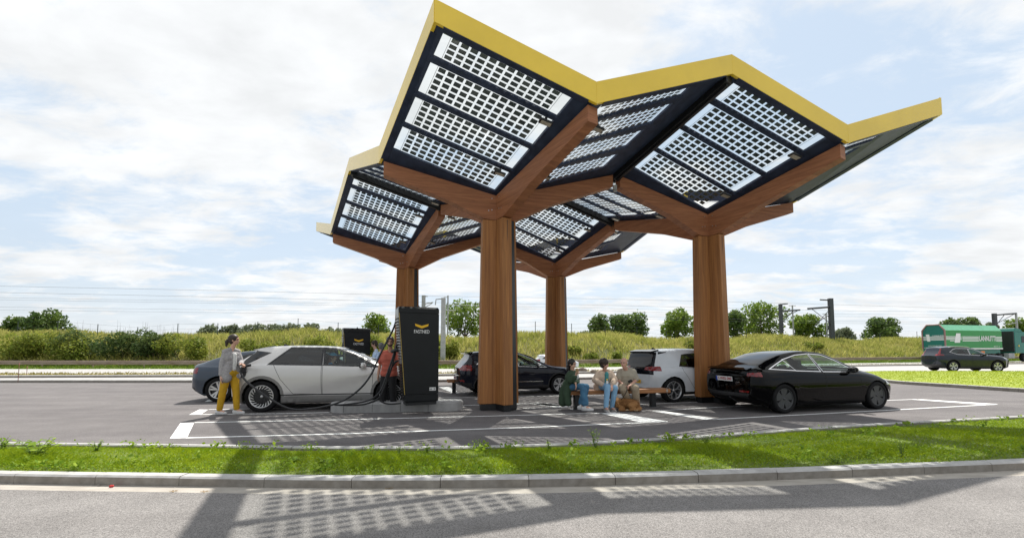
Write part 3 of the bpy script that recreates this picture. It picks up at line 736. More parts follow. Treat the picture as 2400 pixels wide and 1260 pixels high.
def make_car(name, label, P, paint, loc, heading, scale):
    """builds a car from profile keys; parts: body, doors, windows, lamps, wheels, mirrors ..."""
    car = empty(name, loc, heading, scale); tag(car, label, 'car', P.get('group')); B = Body(P); L = P['L']; wm = max(v for _, v in P['wmax'])
    xr, xf, ra = P['xr'], P['xf'], P['ra']
    side = lambda c: abs(c.y) > .55*wm
    for cx in (xr, xf):
        if P.get('clad'):
            B.part(8, circle(cx, P['rw'], ra+P['clad'], 26), 'y', lambda c: side(c) and c.z > .1)
        B.cut(circle(cx, P['rw'], ra, 26), 'y', side)
        bmesh.ops.delete(B.bm, geom=B.faces(circle(cx, P['rw'], ra+.004, 26), 'y', lambda c: side(c) and c.z < 1.0), context='FACES')
        lo = [(cx-ra, -.2), (cx+ra, -.2), (cx+ra, P['rw']), (cx-ra, P['rw'])]
        B.cut(lo, 'y', side); bmesh.ops.delete(B.bm, geom=B.faces(lo, 'y', lambda c: side(c)), context='FACES')
    if P.get('sill'):
        z = P['sill']; q = [(-.3, 0), (L+.3, 0), (L+.3, z+P.get('sill_f', 0)), (-.3, z+P.get('sill_r', 0))]; B.part(8, q, 'y')
    for pid, poly in P.get('doors', ()): B.part(pid, poly, 'y', side, only={0}, seam=.009)
    up = lambda c: side(c)
    for pid, poly in P['windows']:
        if P.get('chrome'): B.part(9, B.inset(poly, -P.get('frame', .03)-.016), 'y', up, only={0, 1, 2, 90, 7, 9})
        B.part(7, B.inset(poly, -P.get('frame', .03)), 'y', up, only={0, 1, 2, 90, 7, 9}); B.part(pid, poly, 'y', up)
    for pid, poly, ax, pred in P.get('regions', ()): B.part(pid, poly, ax, pred)
    sq = P.get('squash')
    if sq:
        for v in B.bm.verts:
            if v.co.x < xr-ra: v.co.x = (xr-ra)-(xr-ra-v.co.x)*sq
    B.bm.verts.index_update(); B.bm.normal_update()
    dbl = {0: 0, 90: 1, 7: 2, 8: 3, 9: 4, 20: 5}
    B.emit(dbl, 'body', [paint, M_SEAM, M_TRIM, P.get('cladm', M_TRIM), M_CHROME, P.get('roofm', paint)], car)
    for pid, nm in ((1, 'front_door'), (2, 'rear_door')):
        if any(p == pid for p, _ in P.get('doors', ())):
            for sg in (-1, 1):
                d = B.emit(pid, nm, paint, car, lambda c, sg=sg: c.y*sg > 0)
                hx, hz = P['handles'][pid-1]; y = sg*(pch(P['wbelt'], hx)+.012)
                MB().box((hx, y, hz), (.20, .022, .026)).build('handle', P.get('handlem', paint), d, bevel=.008)
    WN = {10: 'front_side_window', 11: 'rear_side_window', 12: 'quarter_window', 13: 'windscreen', 14: 'rear_window', 15: 'tail_light', 16: 'headlight', 17: 'rear_bumper_insert', 18: 'tailgate_panel', 19: 'rear_reflector', 21: 'tailgate_badge'}
    WM = {10: P.get('gfront', M_GLASS), 11: P.get('grear', M_PRIV), 12: P.get('grear', M_PRIV), 13: M_GLASS, 14: P.get('gback', M_PRIV), 15: M_TAIL, 16: M_LAMP, 17: M_TRIM, 18: P.get('panelm', M_TRIM), 19: M_TAIL, 21: M_CHROME}
    have = {f[B.pid] for f in B.bm.faces}
    for pid, nm in WN.items():
        if pid not in have: continue
        if pid in (10, 11, 12, 15, 16, 19):
            for sg in (-1, 1): B.emit(pid, nm, WM[pid], car, lambda c, sg=sg: c.y*sg > 0, .003 if pid in (15, 16, 19) else 0)
        else: B.emit(pid, nm, WM[pid], car)
    # arch liners, floor, cabin
    for cx in (xr, xf):
        for sg in (-1, 1):
            li = MB(); y0, y1 = sg*(wm-.03), sg*(wm-.36); n = 14; vs = []
            for k in range(n+1):
                a = -.25+(pi+.5)*k/n
                vs += [(cx+(ra+.01)*cos(a), y0, P['rw']+(ra+.01)*sin(a)), (cx+(ra+.01)*cos(a), y1, P['rw']+(ra+.01)*sin(a))]
            o_ = len(vs); li.add(vs, [(2*k, 2*k+1, 2*k+3, 2*k+2) for k in range(n)]+[tuple(2*k+1 for k in range(n+1))]); li.build('wheel_arch_liner', M_SEAM, car)
    zb = P['zcab']; cab = MB(); x0, x1 = P['cab']
    cab.box(((x0+x1)/2, 0, zb-.22), (x1-x0, 2*wm-.34, .05)); cab.box((x1-.15, 0, zb-.02), (.5, 2*wm-.42, .22)); cab.box((x0+.1, 0, zb-.1), (.25, 2*wm-.5, .3))
    for y in (-.37, .37): seat(cab, P['seat'], y, zb-.22); seat(cab, P['seat']-.85, y, zb-.24, .36)
    cab.build('cabin_interior', M_INT, car, bevel=.03)
    st = MB(); st.tube([(P['seat']+.62+.06*cos(a)*0+.05*sin(a), .37+.18*cos(a), zb+.02+.17*sin(a)) for a in np.linspace(0, 2*pi, 21)], .014, 6); st.build('steering_wheel', M_TRIM, car)
    for x, sg in ((xr, -1), (xr, 1), (xf, -1), (xf, 1)): wheel(car, x, sg*(wm-.125), P['rw'], .225, P['wheel'], P['rim'])
    mx, mz = P['mirror']
    for sg in (-1, 1):
        y = sg*(pch(P['wbelt'], mx)+.10); m_ = MB().ball((mx, y, mz), (.085, .105, .075), 14); m_.box((mx+.0, sg*(abs(y)-.10), mz-.05), (.08, .08, .03))
        mo = m_.build('mirror', P.get('mirrorm', paint), car); MB().box((mx-.055, y, mz), (.05, .17, .105)).build('mirror_glass', M_TRIM, mo, bevel=.015)
    if P.get('fin'): fx, fz = P['fin']; MB().prism([(fx, -.018, fz), (fx+.19, -.018, fz), (fx+.03, -.018, fz+.06)], (0, .036, 0)).build('roof_antenna', M_TRIM if not P.get('finm') else paint, car)
    if P.get('rails'):
        a, b, z = P['rails']
        for sg in (-1, 1): MB().tube([(x, sg*(pch(P['wrail'], x)-.03), pch(P['zrail'], x)+.05 if 0 < i < 7 else pch(P['zrail'], x)) for i, x in enumerate(np.linspace(a, b, 8))], .018, 8).build('roof_rail', M_CHROME, car)
    return car
def paint(name, c, rough=.35, metal=.0, coat=1., cior=1.5): return pmat(name, c, rough, metal, var=.04, scale=2.5, coat=coat, spec=.0, cior=cior)
def place(ur, vr, uf, vf, P, y_off=None):
    """origin, heading and scale from the ground contacts of the two near wheels in the photograph"""
    a, b = gp(ur, vr), gp(uf, vf); d = b-a; h = atan2(d.y, d.x); s = d.length/(P['xf']-P['xr']); wm = max(v for _, v in P['wmax'])-.06
    o = a+Matrix.Rotation(h, 3, 'Z') @ Vector((-P['xr']*s, wm*s, 0)); return o, h, s
rear = lambda x: (lambda c: c.x < x)
# --- silver angular hatchback
def ion_crease(x, z):
    zl = .40+(x-1.35)*.255      # diagonal from the rear arch up to the front door
    d = 0.
    if 1.1 < x < 3.5:
        t = max(0, min(1, (zl-z)/.10)); e = min(1, (x-1.1)/.3, (3.5-x)/.3); d += .030*t*e
        if z < .43: d += .012*e*min(1, (.43-z)/.04)
    return d
ION = dict(L=4.635, xr=.79, xf=3.79, rw=.372, ra=.425, rim=.272, zmid=.80, crease=ion_crease,
  zbot=[(0, .34), (.3, .20), (.6, .18), (4.1, .18), (4.635, .26)],
  wlow=[(0, .72), (.2, .84), (.5, .90), (3.9, .90), (4.4, .84), (4.635, .66)], wmax=[(0, .80), (.12, .88), (.4, .935), (.8, .945), (3.8, .945), (4.3, .90), (4.635, .72)],
  wbelt=[(0, .74), (.15, .82), (.5, .875), (1.2, .895), (3.4, .905), (4.1, .87), (4.635, .68)],
  zbelt=[(0, .98), (.3, 1.10), (.9, 1.145), (2, 1.125), (3.5, 1.04), (4.3, .86), (4.635, .74)],
  wrail=[(0, .66), (.3, .68), (.6, .64), (1.2, .635), (2.4, .65), (3.0, .70), (3.55, .80), (4.2, .80), (4.635, .60)],
  zrail=[(0, 1.02), (.14, 1.16), (.5, 1.40), (.62, 1.50), (.9, 1.54), (1.5, 1.56), (2.3, 1.525), (2.8, 1.40), (3.3, 1.18), (3.62, 1.055), (4.3, .89), (4.635, .76)],
  ztop=[(0, 1.04), (.14, 1.17), (.5, 1.41), (.55, 1.53), (.9, 1.59), (1.5, 1.608), (2.3, 1.585), (2.7, 1.50), (3.2, 1.28), (3.62, 1.09), (4.3, .93), (4.635, .80)],
  doors=[(2, [(1.0, 1.03), (1.20, .78), (1.38, .42), (2.14, .40), (2.13, 1.13), (1.0, 1.14)]), (1, [(2.15, .40), (3.33, .38), (3.36, .95), (3.3, 1.07), (2.15, 1.13)])],
  windows=[(11, [(.98, 1.17), (1.36, 1.515), (2.08, 1.515), (2.10, 1.145)]), (10, [(2.20, 1.145), (2.17, 1.51), (2.45, 1.49), (2.80, 1.365), (3.32, 1.10)])],
  handles=[(2.35, .955), (1.30, 1.0)], sill=.37, clad=.075, cladm=pmat('grey_cladding', (.20, .195, .19), .5, var=.05),
  regions=[(13, [(2.62, 1.08), (3.55, 1.08), (3.6, 1.12), (2.6, 1.62), (2.55, 1.5)], 'y', lambda c: abs(c.y) < .62), (14, [(-.1, 1.06), (.1, 1.06), (.56, 1.45), (.4, 1.5), (-.1, 1.3)], 'y', lambda c: abs(c.y) < .66),
    (15, [(-.9, .86), (.9, .86), (.9, .98), (-.9, .98)], 'x', lambda c: c.x < .10), (16, [(4.42, .70), (4.8, .66), (4.8, .76), (4.42, .82)], 'y', None)],
  zcab=.98, cab=(.9, 3.35), seat=2.30, wheel='turbine', mirror=(3.12, 1.10), fin=(.95, 1.585), frame=.045, handlem=None)
ION['regions'].append((7, [(1.15, .382), (3.40, .382), (3.40, .412), (1.15, .412)], 'y', lambda c: abs(c.y) > .6)); ION['regions'].append((14, [(.20, 1.10), (.34, 1.10), (.93, 1.425), (.56, 1.475)], 'y', lambda c: abs(c.y) > .45))
M_SILV = pmat('matt_silver_paint', (.64, .625, .61), .36, .3, var=.02, scale=2, coat=.25)
ION['squash'] = .82; ION['handlem'] = M_SILV; ION['mirrorm'] = M_SILV
s = .945; h = .19; o = gp(612, 965)+Matrix.Rotation(h, 3, 'Z') @ Vector((-ION['xr']*s, .885*s, 0))
ioniq = make_car('parked_car', 'silver angular hatchback with charging cable at its rear flank beside the kerb island', ION, M_SILV, o, h, s)
MB().prism([(.46, -.60, 1.50), (.85, -.62, 1.575), (.85, -.62, 1.54), (.52, -.60, 1.475)], (0, 1.2, 0)).build('roof_spoiler', M_SILV, ioniq)
# open flap and socket on the rear flank
fl = MB(); fl.box((.36, -.955, 1.02), (.20, .02, .13), Matrix.Rotation(-.5, 3, 'X')); fl.build('charge_flap', M_TRIM, ioniq, bevel=.01)
MB().box((.36, -.905, .90), (.20, .06, .16)).build('charge_socket', M_TRIM, ioniq, bevel=.02)
# --- black saloon with glass roof
TES = dict(L=4.694, xr=.985, xf=3.86, rw=.336, ra=.375, rim=.245, zmid=.62, bulge_r=.13,
  zbot=[(0, .36), (.25, .26), (.7, .16), (4.1, .15), (4.5, .18), (4.694, .24)],
  wlow=[(0, .70), (.25, .80), (.7, .875), (3.9, .87), (4.4, .80), (4.694, .58)], wmax=[(0, .72), (.10, .81), (.35, .90), (.9, .925), (3.6, .925), (4.2, .88), (4.5, .78), (4.694, .62)],
  wbelt=[(0, .66), (.12, .75), (.5, .83), (1.2, .86), (3.3, .87), (4.0, .84), (4.5, .70), (4.694, .55)],
  zbelt=[(0, .80), (.05, .90), (.3, .965), (.9, .965), (2, .94), (3.3, .90), (3.9, .83), (4.4, .68), (4.694, .56)],
  wrail=[(0, .60), (.2, .66), (.5, .66), (.9, .60), (1.5, .57), (2.3, .585), (2.9, .66), (3.35, .76), (4.0, .76), (4.5, .60), (4.694, .48)],
  zrail=[(0, .86), (.05, .99), (.25, 1.03), (.5, 1.06), (.9, 1.20), (1.4, 1.35), (1.9, 1.40), (2.4, 1.37), (2.9, 1.20), (3.42, .955), (3.9, .855), (4.4, .70), (4.694, .58)],
  ztop=[(0, .90), (.05, 1.02), (.22, 1.045), (.5, 1.10), (.9, 1.255), (1.4, 1.395), (1.95, 1.443), (2.4, 1.42), (2.8, 1.31), (3.2, 1.12), (3.5, 1.00), (3.9, .91), (4.4, .75), (4.694, .62)],
  doors=[(2, [(1.33, .72), (1.40, .42), (2.20, .34), (2.22, .93), (1.22, .95)]), (1, [(2.23, .34), (3.30, .32), (3.34, .70), (3.22, .90), (2.23, .93)])],
  windows=[(12, [(.80, 1.03), (1.22, 1.20), (1.40, .995)]), (11, [(1.43, .99), (1.25, 1.215), (1.65, 1.315), (2.02, 1.345), (2.13, .965)]), (10, [(2.24, .96), (2.10, 1.345), (2.42, 1.32), (2.80, 1.185), (3.22, .945)])],
  handles=[(2.42, .83), (1.50, .86)], handlem=M_CHROME, chrome=True, frame=.012,
  regions=[(20, [(.55, 1.0), (2.9, 1.1), (2.9, 1.6), (.55, 1.6)], 'y', lambda c: abs(c.y) < .55 and c.z > pch([(0, .9), (.5, 1.06), (.9, 1.19), (1.4, 1.34), (1.9, 1.39), (2.4, 1.36), (2.9, 1.2)], c.x)), (13, [(2.75, 1.0), (3.42, 1.0), (3.45, 1.03), (2.7, 1.45)], 'y', lambda c: abs(c.y) < .60),
    (15, [(-.95, .84), (-.60, .85), (-.60, .92), (-.95, .955)], 'x', lambda c: c.x < .30), (15, [(.95, .84), (.60, .85), (.60, .92), (.95, .955)], 'x', lambda c: c.x < .30), (17, [(-.6, .33), (.6, .33), (.66, .45), (-.66, .45)], 'x', lambda c: c.x < .3), (19, [(-.66, .47), (-.42, .47), (-.42, .51), (-.66, .51)], 'x', lambda c: c.x < .3),
    (16, [(4.22, .60), (4.75, .55), (4.75, .64), (4.2, .72)], 'y', None)],
  roofm=M_GROOF, gback=M_GROOF, zcab=.88, cab=(1.0, 3.3), seat=2.25, wheel='aero', mirror=(3.02, .98), grear=M_GLASS)
M_BLK = paint('gloss_black_paint', (.0012, .0012, .0016), coat=.85, cior=1.33)
TES['mirrorm'] = M_BLK; TES['squash'] = .62
o, h, s = place(1838, 968, 2055, 957.5, TES)
tesla = make_car('parked_car', 'glossy black saloon with glass roof parked beside the right timber column', TES, M_BLK, o, h, s)
plate(tesla, .128, .765, '1-WES-200', (.72, .72, .72), (.35, .01, .02), tilt=-.12)
MB().prism([(.195, -.64, 1.005), (.294, -.66, 1.045), (.331, -.66, 1.04), (.244, -.64, 1.0)], (0, 1.3, 0)).build('boot_spoiler', M_BLK, tesla)
MB().box((.150, -.40, .70), (.004, .13, .018)).box((.150, -.42, .665), (.004, .18, .008)).build('boot_lettering', M_CHROME, tesla)
# --- dark blue crossover behind the front column
def suv(**k):
    d = dict(L=4.375, xr=.85, xf=3.55, rw=.335, ra=.395, rim=.235, zmid=.72,
      zbot=[(0, .38), (.3, .26), (.7, .2), (3.8, .2), (4.375, .28)],
      wlow=[(0, .68), (.2, .78), (.6, .86), (3.7, .86), (4.1, .80), (4.375, .60)], wmax=[(0, .76), (.12, .84), (.4, .895), (.9, .905), (3.5, .905), (4.0, .87), (4.375, .66)],
      wbelt=[(0, .68), (.15, .77), (.5, .83), (1.2, .85), (3.2, .86), (3.8, .83), (4.375, .60)],
      zbelt=[(0, .90), (.2, 1.03), (.9, 1.03), (2, .99), (3.2, .95), (3.9, .86), (4.375, .70)],
      wrail=[(0, .62), (.3, .66), (.6, .63), (1.2, .62), (2.2, .63), (2.8, .69), (3.25, .77), (3.9, .74), (4.375, .52)],
      zrail=[(0, .93), (.10, 1.05), (.30, 1.28), (.42, 1.42), (.7, 1.46), (1.3, 1.485), (1.9, 1.465), (2.4, 1.36), (2.9, 1.13), (3.22, .99), (3.9, .89), (4.375, .72)],
      ztop=[(0, .96), (.10, 1.07), (.28, 1.29), (.34, 1.47), (.7, 1.525), (1.3, 1.545), (1.9, 1.525), (2.4, 1.41), (2.9, 1.18), (3.22, 1.04), (3.9, .94), (4.375, .76)],
      doors=[(2, [(1.22, .74), (1.30, .42), (2.02, .40), (2.02, 1.0), (1.12, 1.03)]), (1, [(2.03, .40), (3.02, .40), (3.06, .75), (2.98, .95), (2.03, 1.0)])],
      windows=[(12, [(.60, 1.10), (.86, 1.31), (.98, 1.07)]), (11, [(1.02, 1.065), (.93, 1.34), (1.2, 1.41), (1.92, 1.405), (1.95, 1.03)]), (10, [(2.04, 1.025), (2.0, 1.40), (2.2, 1.37), (2.55, 1.225), (2.95, .99)])],
      handles=[(2.25, .90), (1.35, .93)], handlem=M_CHROME, sill=.33, clad=.05, chrome=False, frame=.02,
      regions=[(13, [(2.35, 1.0), (3.12, 1.0), (3.15, 1.05), (2.3, 1.55), (2.3, 1.3)], 'y', lambda c: abs(c.y) < .60), (14, [(-.2, 1.12), (.13, 1.12), (.30, 1.38), (-.2, 1.38)], 'y', lambda c: abs(c.y) < .60),
        (15, [(-.95, .86), (-.42, .90), (-.42, 1.04), (-.95, 1.06)], 'x', lambda c: c.x < .36), (15, [(.95, .86), (.42, .90), (.42, 1.04), (.95, 1.06)], 'x', lambda c: c.x < .36),
        (17, [(-.95, .2), (.95, .2), (.95, .46), (-.95, .46)], 'x', lambda c: c.x < .35), (19, [(-.78, .50), (-.60, .50), (-.60, .56), (-.78, .56)], 'x', lambda c: c.x < .3), (19, [(.78, .50), (.60, .50), (.60, .56), (.78, .56)], 'x', lambda c: c.x < .3),
        (16, [(4.0, .70), (4.6, .66), (4.6, .78), (3.95, .84)], 'y', None)],
      zcab=.92, cab=(.6, 2.95), seat=2.0, wheel='double5', mirror=(2.72, 1.04), fin=(.75, 1.52), group=None)
    d.update(k); return d
M_DNAVY = paint('dark_navy_paint', (.008, .010, .018), cior=1.42)
KIA = suv(chrome=True, gfront=M_GLASS); KIA['mirrorm'] = M_CHROME
o, h, s = place(1131, 928.5, 1303, 925, KIA); h = max(h, .30); s = .90
kia = make_car('parked_car', 'dark navy crossover parked behind the front timber column, rear end showing', KIA, M_DNAVY, o, h, s)
plate(kia, -.075, .60, '1-VLX-427', (.70, .70, .70), (.30, .01, .02))
MB().prism([(.22, -.60, 1.455), (.42, -.62, 1.50), (.42, -.62, 1.47), (.26, -.60, 1.43)], (0, 1.2, 0)).build('roof_spoiler', M_DNAVY, kia)
MB().box((-.03, 0, .70), (.09, 1.3, .03)).build('bumper_strip', M_CHROME, kia, bevel=.01)
MB().box((2.4, -.905, .47), (1.0, .02, .02)).build('door_moulding', M_CHROME, kia)
# --- white hatchback with black tailgate
ID3 = suv(L=4.26, xr=.66, xf=3.43, rw=.352, ra=.40, rim=.262, zmid=.70, wheel='star5', clad=0, sill=.30, gback=M_GROOF, panelm=M_GROOF,
  zbelt=[(0, .92), (.2, 1.02), (.9, 1.01), (2, .96), (3.2, .93), (3.9, .84), (4.26, .70)],
  wmax=[(0, .74), (.12, .83), (.4, .89), (.7, .905), (3.4, .905), (3.9, .86), (4.26, .66)], wlow=[(0, .66), (.2, .78), (.6, .86), (3.6, .86), (4.0, .80), (4.26, .6)],
  zrail=[(0, .95), (.06, 1.06), (.18, 1.32), (.24, 1.42), (.7, 1.47), (1.3, 1.50), (1.9, 1.48), (2.5, 1.34), (3.0, 1.10), (3.3, .97), (3.9, .87), (4.26, .72)],
  ztop=[(0, .98), (.06, 1.08), (.16, 1.33), (.20, 1.48), (.7, 1.545), (1.3, 1.57), (1.9, 1.55), (2.5, 1.40), (3.0, 1.16), (3.3, 1.02), (3.9, .92), (4.26, .76)],
  doors=[(2, [(1.00, .90), (1.40, .36), (1.98, .34), (1.98, .97), (.98, 1.01)]), (1, [(1.99, .34), (2.95, .34), (3.0, .72), (2.95, .93), (1.99, .97)])],
  windows=[(12, [(.93, 1.05), (1.10, 1.36), (1.17, 1.37), (1.20, 1.035)]), (11, [(1.23, 1.03), (1.20, 1.38), (1.9, 1.42), (1.93, .995)]), (10, [(2.0, .99), (1.97, 1.42), (2.25, 1.38), (2.6, 1.22), (2.98, .98)])],
  handles=[(2.2, .87), (1.25, .885)], fin=(.55, 1.53), mirror=(2.78, 1.02), cab=(.5, 2.95), seat=2.0)
ID3['regions'] = [(13, [(2.45, 1.0), (3.2, 1.0), (3.25, 1.04), (2.4, 1.6), (2.4, 1.35)], 'y', lambda c: abs(c.y) < .60), (18, [(-.76, .80), (.76, .80), (.70, 1.10), (-.70, 1.10)], 'x', lambda c: c.x < .16), (14, [(-.2, 1.09), (.12, 1.09), (.25, 1.45), (-.2, 1.45)], 'y', lambda c: abs(c.y) < .72),
  (18, [(.16, 1.10), (.58, 1.44), (.70, 1.46), (.30, 1.46)], 'y', lambda c: abs(c.y) > .5),
  (15, [(-.95, .90), (-.40, .93), (-.40, 1.02), (-.95, 1.05)], 'x', lambda c: c.x < .28), (15, [(.95, .90), (.40, .93), (.40, 1.02), (.95, 1.05)], 'x', lambda c: c.x < .28), (17, [(-.95, .2), (.95, .2), (.95, .40), (-.95, .40)], 'x', lambda c: c.x < .22), (16, [(3.95, .70), (4.5, .66), (4.5, .78), (3.9, .84)], 'y', None)]
M_WHT = paint('pearl_white_paint', (.62, .65, .69), .25)
ID3['squash'] = .86; ID3['handlem'] = M_WHT; ID3['mirrorm'] = M_TRIM
s = .93; a = gp(1579, 942.5); h = .30
o = a+Matrix.Rotation(h, 3, 'Z') @ Vector((-ID3['xr']*s, .845*s, 0))
id3 = make_car('parked_car', 'white hatchback with black tailgate parked behind the bench', ID3, M_WHT, o, h, s)
plate(id3, -.035, .58, 'X-663-VT', (.75, .46, .06), (.02, .02, .02))
MB().prism([(.12, -.58, 1.475), (.36, -.60, 1.53), (.36, -.60, 1.49), (.16, -.58, 1.44)], (0, 1.16, 0)).build('roof_spoiler', M_GROOF, id3)
MB().lathe([(.045, -.004), (.05, 0), (.045, .004), (.036, .004)], 18, 'X', (-.03, 0, .88)).build('tailgate_emblem', M_CHROME, id3)
# --- blue grey fastback saloon at the far left
SED = dict(TES); SED.update(rw=.345, ra=.40, rim=.245, wheel='double5', chrome=False, roofm=None, grear=M_PRIV, frame=.02, mirrorm=M_TRIM, gback=M_PRIV,
  zbelt=[(0, .86), (.05, .96), (.3, 1.02), (.9, 1.01), (2, .97), (3.3, .93), (3.9, .85), (4.4, .70), (4.694, .58)],
  zrail=[(0, .92), (.05, 1.03), (.25, 1.08), (.5, 1.13), (.9, 1.27), (1.4, 1.40), (1.9, 1.43), (2.4, 1.39), (2.9, 1.21), (3.42, .97), (3.9, .87), (4.4, .72), (4.694, .60)],
  ztop=[(0, .95), (.05, 1.06), (.22, 1.10), (.5, 1.16), (.9, 1.31), (1.4, 1.44), (1.95, 1.475), (2.4, 1.44), (2.8, 1.32), (3.2, 1.13), (3.5, 1.01), (3.9, .92), (4.4, .77), (4.694, .64)],
  windows=[(11, [(1.10, 1.06), (1.35, 1.26), (1.70, 1.36), (2.05, 1.375), (2.13, 1.0)]), (10, [(2.22, .995), (2.12, 1.375), (2.42, 1.34), (2.80, 1.20), (3.22, .975)])])
SED['regions'] = [(13, [(2.75, 1.0), (3.42, 1.0), (3.45, 1.03), (2.7, 1.45)], 'y', lambda c: abs(c.y) < .60), (14, [(.35, 1.13), (.9, 1.0), (1.25, 1.35), (1.2, 1.5), (.4, 1.3)], 'y', lambda c: abs(c.y) < .56 and c.z > 1.1),
  (15, [(-.95, .80), (-.30, .86), (-.30, .92), (-.95, .99)], 'x', lambda c: c.x < .32), (15, [(.95, .80), (.30, .86), (.30, .92), (.95, .99)], 'x', lambda c: c.x < .32), (17, [(-.8, .2), (.8, .2), (.8, .42), (-.8, .42)], 'x', lambda c: c.x < .2), (16, [(4.22, .62), (4.75, .57), (4.75, .66), (4.2, .74)], 'y', None)]
M_SLATE = paint('slate_blue_paint', (.05, .066, .092), .3, .25)
SED['handlem'] = M_SLATE; SED['roofm'] = M_SLATE; s = .95; h = .2
o = gp(512, 941.5)+Matrix.Rotation(h, 3, 'Z') @ Vector((-SED['xr']*s, .865*s, 0))
make_car('parked_car', 'slate blue saloon parked behind the woman in yellow trousers', SED, M_SLATE, o, h, s)
# --- slate SUV driving by on the right
XC = suv(L=4.425, xr=.86, xf=3.56, rw=.36, ra=.42, rim=.25, clad=.035, sill=.36, chrome=True, frame=.01, fin=None, rails=(.75, 2.2, 1.5),
  zbelt=[(0, 1.0), (.2, 1.13), (.9, 1.12), (2, 1.06), (3.2, 1.02), (3.9, .96), (4.425, .82)],
  zrail=[(0, 1.02), (.10, 1.13), (.26, 1.36), (.36, 1.50), (.7, 1.54), (1.3, 1.57), (1.9, 1.55), (2.4, 1.44), (2.9, 1.20), (3.22, 1.06), (3.9, .99), (4.425, .86)],
  ztop=[(0, 1.05), (.10, 1.15), (.24, 1.37), (.28, 1.56), (.7, 1.615), (1.3, 1.65), (1.9, 1.63), (2.4, 1.50), (2.9, 1.25), (3.22, 1.11), (3.9, 1.04), (4.425, .90)],
  windows=[(11, [(.80, 1.28), (1.02, 1.42), (1.2, 1.48), (1.90, 1.48), (1.93, 1.11), (1.2, 1.14)]), (10, [(2.02, 1.105), (1.98, 1.47), (2.2, 1.45), (2.55, 1.30), (2.95, 1.07)])],
  regions=[(13, [(2.35, 1.07), (3.12, 1.07), (3.15, 1.12), (2.3, 1.62), (2.3, 1.4)], 'y', lambda c: abs(c.y) < .60), (14, [(-.2, 1.2), (.13, 1.2), (.26, 1.46), (-.2, 1.46)], 'y', lambda c: abs(c.y) < .58),
    (15, [(-.2, 1.03), (.36, 1.05), (.30, 1.13), (-.2, 1.15)], 'y', lambda c: abs(c.y) > .5), (15, [(-.2, 1.15), (.19, 1.15), (.34, 1.50), (-.2, 1.50)], 'y', lambda c: abs(c.y) > .60), (17, [(-.95, .2), (.95, .2), (.95, .46), (-.95, .46)], 'x', lambda c: c.x < .35), (16, [(4.05, .86), (4.6, .84), (4.6, .94), (4.0, .97)], 'y', None)], mirror=(2.75, 1.10), zcab=.98)
M_SUV = paint('dark_slate_paint', (.016, .023, .036), .3, .2); XC['handlem'] = M_SUV; XC['mirrorm'] = M_TRIM
s = .92; h = -.16; o = Vector((28.15, 26.8, .03))+Matrix.Rotation(h, 3, 'Z') @ Vector((-XC['xr']*s, .87*s, 0))
xc = make_car('passing_car', 'dark slate sport utility car driving past the lawn in front of the green lorry', XC, M_SUV, o, h, s); xc.scale = (s*.97, s, s*1.08)
# --- white estate far behind, between the columns
WC = suv(clad=0, sill=.28); WC['handlem'] = WC['mirrorm'] = M_WHT
make_car('passing_car', 'small white car far off on the highway between two timber columns', WC, M_WHT, Vector((1.72, 31.0, 0)), .12, .72)
# --- dark car hidden behind the second charger
HC_ = suv(clad=0); HC_['handlem'] = HC_['mirrorm'] = M_DNAVY
make_car('parked_car', 'dark blue car mostly hidden behind the farther charger', HC_, M_DNAVY, gp(845, 906)+Vector((-3.4, 0, 0)), .2, .9)
# ------------------------------------------------------------------ chargers, kerb island, benches
M_CHG = pmat('anthracite_coated_steel', (.007, .0085, .010), .42, var=.15, scale=3, bump=.03, bscale=200, spec=.3)
M_LOUV = pmat('brushed_louvre_metal', (.38, .38, .38), .35, .7, var=.1, scale=10)
M_YLOGO = pmat('logo_yellow', (.85, .48, .01), .5, var=.02); M_WLOGO = pmat('logo_white', (.85, .85, .85), .5, var=.02)
M_CABLE = pmat('black_cable_rubber', (.012, .012, .014), .45, var=.15, scale=30)
M_EDGE = pmat('brass_yellow_edge', (.35, .24, .05), .5, var=.1)
M_CONC = pmat('cast_concrete', (.30, .30, .30), .85, hue2=(.42, .415, .41), scale=4, bump=.2, bscale=90, stretch=(1, 1, .4))
def island(c, h, L, Wd, H, label):
    n = 14; r = Wd/2; P = []
    for sg in (1, -1):
        for k in range(n+1):
            a = -pi/2+pi*k/n; P.append((sg*(L/2-r)+sg*r*cos(a), sg*r*sin(a)))
    t = empty('charger_island', c, h); tag(t, label, 'kerb island'); N = len(P)
    b = MB()
    lay = [(0, 0), (0, H-.03), (.02, H), (.12, H+.002)]
    for (d0, z0), (d1, z1) in zip(lay[:-1], lay[1:]):
        f0, f1 = 1-d0/r, 1-d1/r
        def sc(p, d): 
            cx = max(-(L/2-r), min(L/2-r, p[0])); return (cx+(p[0]-cx)*(1-d/r), p[1]*(1-d/r))
        A = [(*sc(p, d0), z0) for p in P]; B_ = [(*sc(p, d1), z1) for p in P]
        b.add(A+B_, [(i, (i+1) % N, N+(i+1) % N, N+i) for i in range(N)], 0, True)
    b.add([(*((lambda p: (max(-(L/2-r), min(L/2-r, p[0]))+(p[0]-max(-(L/2-r), min(L/2-r, p[0])))*(1-.12/r), p[1]*(1-.12/r)))(p)), H+.002) for p in P], [tuple(range(N))])
    b.build('kerb_ring', M_CONC, t)
    j = MB()
    for x in np.arange(-L/2+r, L/2-r+.01, .62): j.box((x, -r-.001, H/2), (.008, .006, H-.03)).box((x, 0, H+.0022), (.008, 2*r-.04, .003))
    j.build('stone_joint', pmat('dark_joint', (.08, .08, .08), .9), t)
    g = MB(); g.box((-.62, .02, H+.006), (.8, .3, .008)); g.build('cable_tread_plate', pmat('galvanised_tread', (.3, .3, .3), .5, .6, hue2=(.5, .5, .5), scale=40), t)
    return t
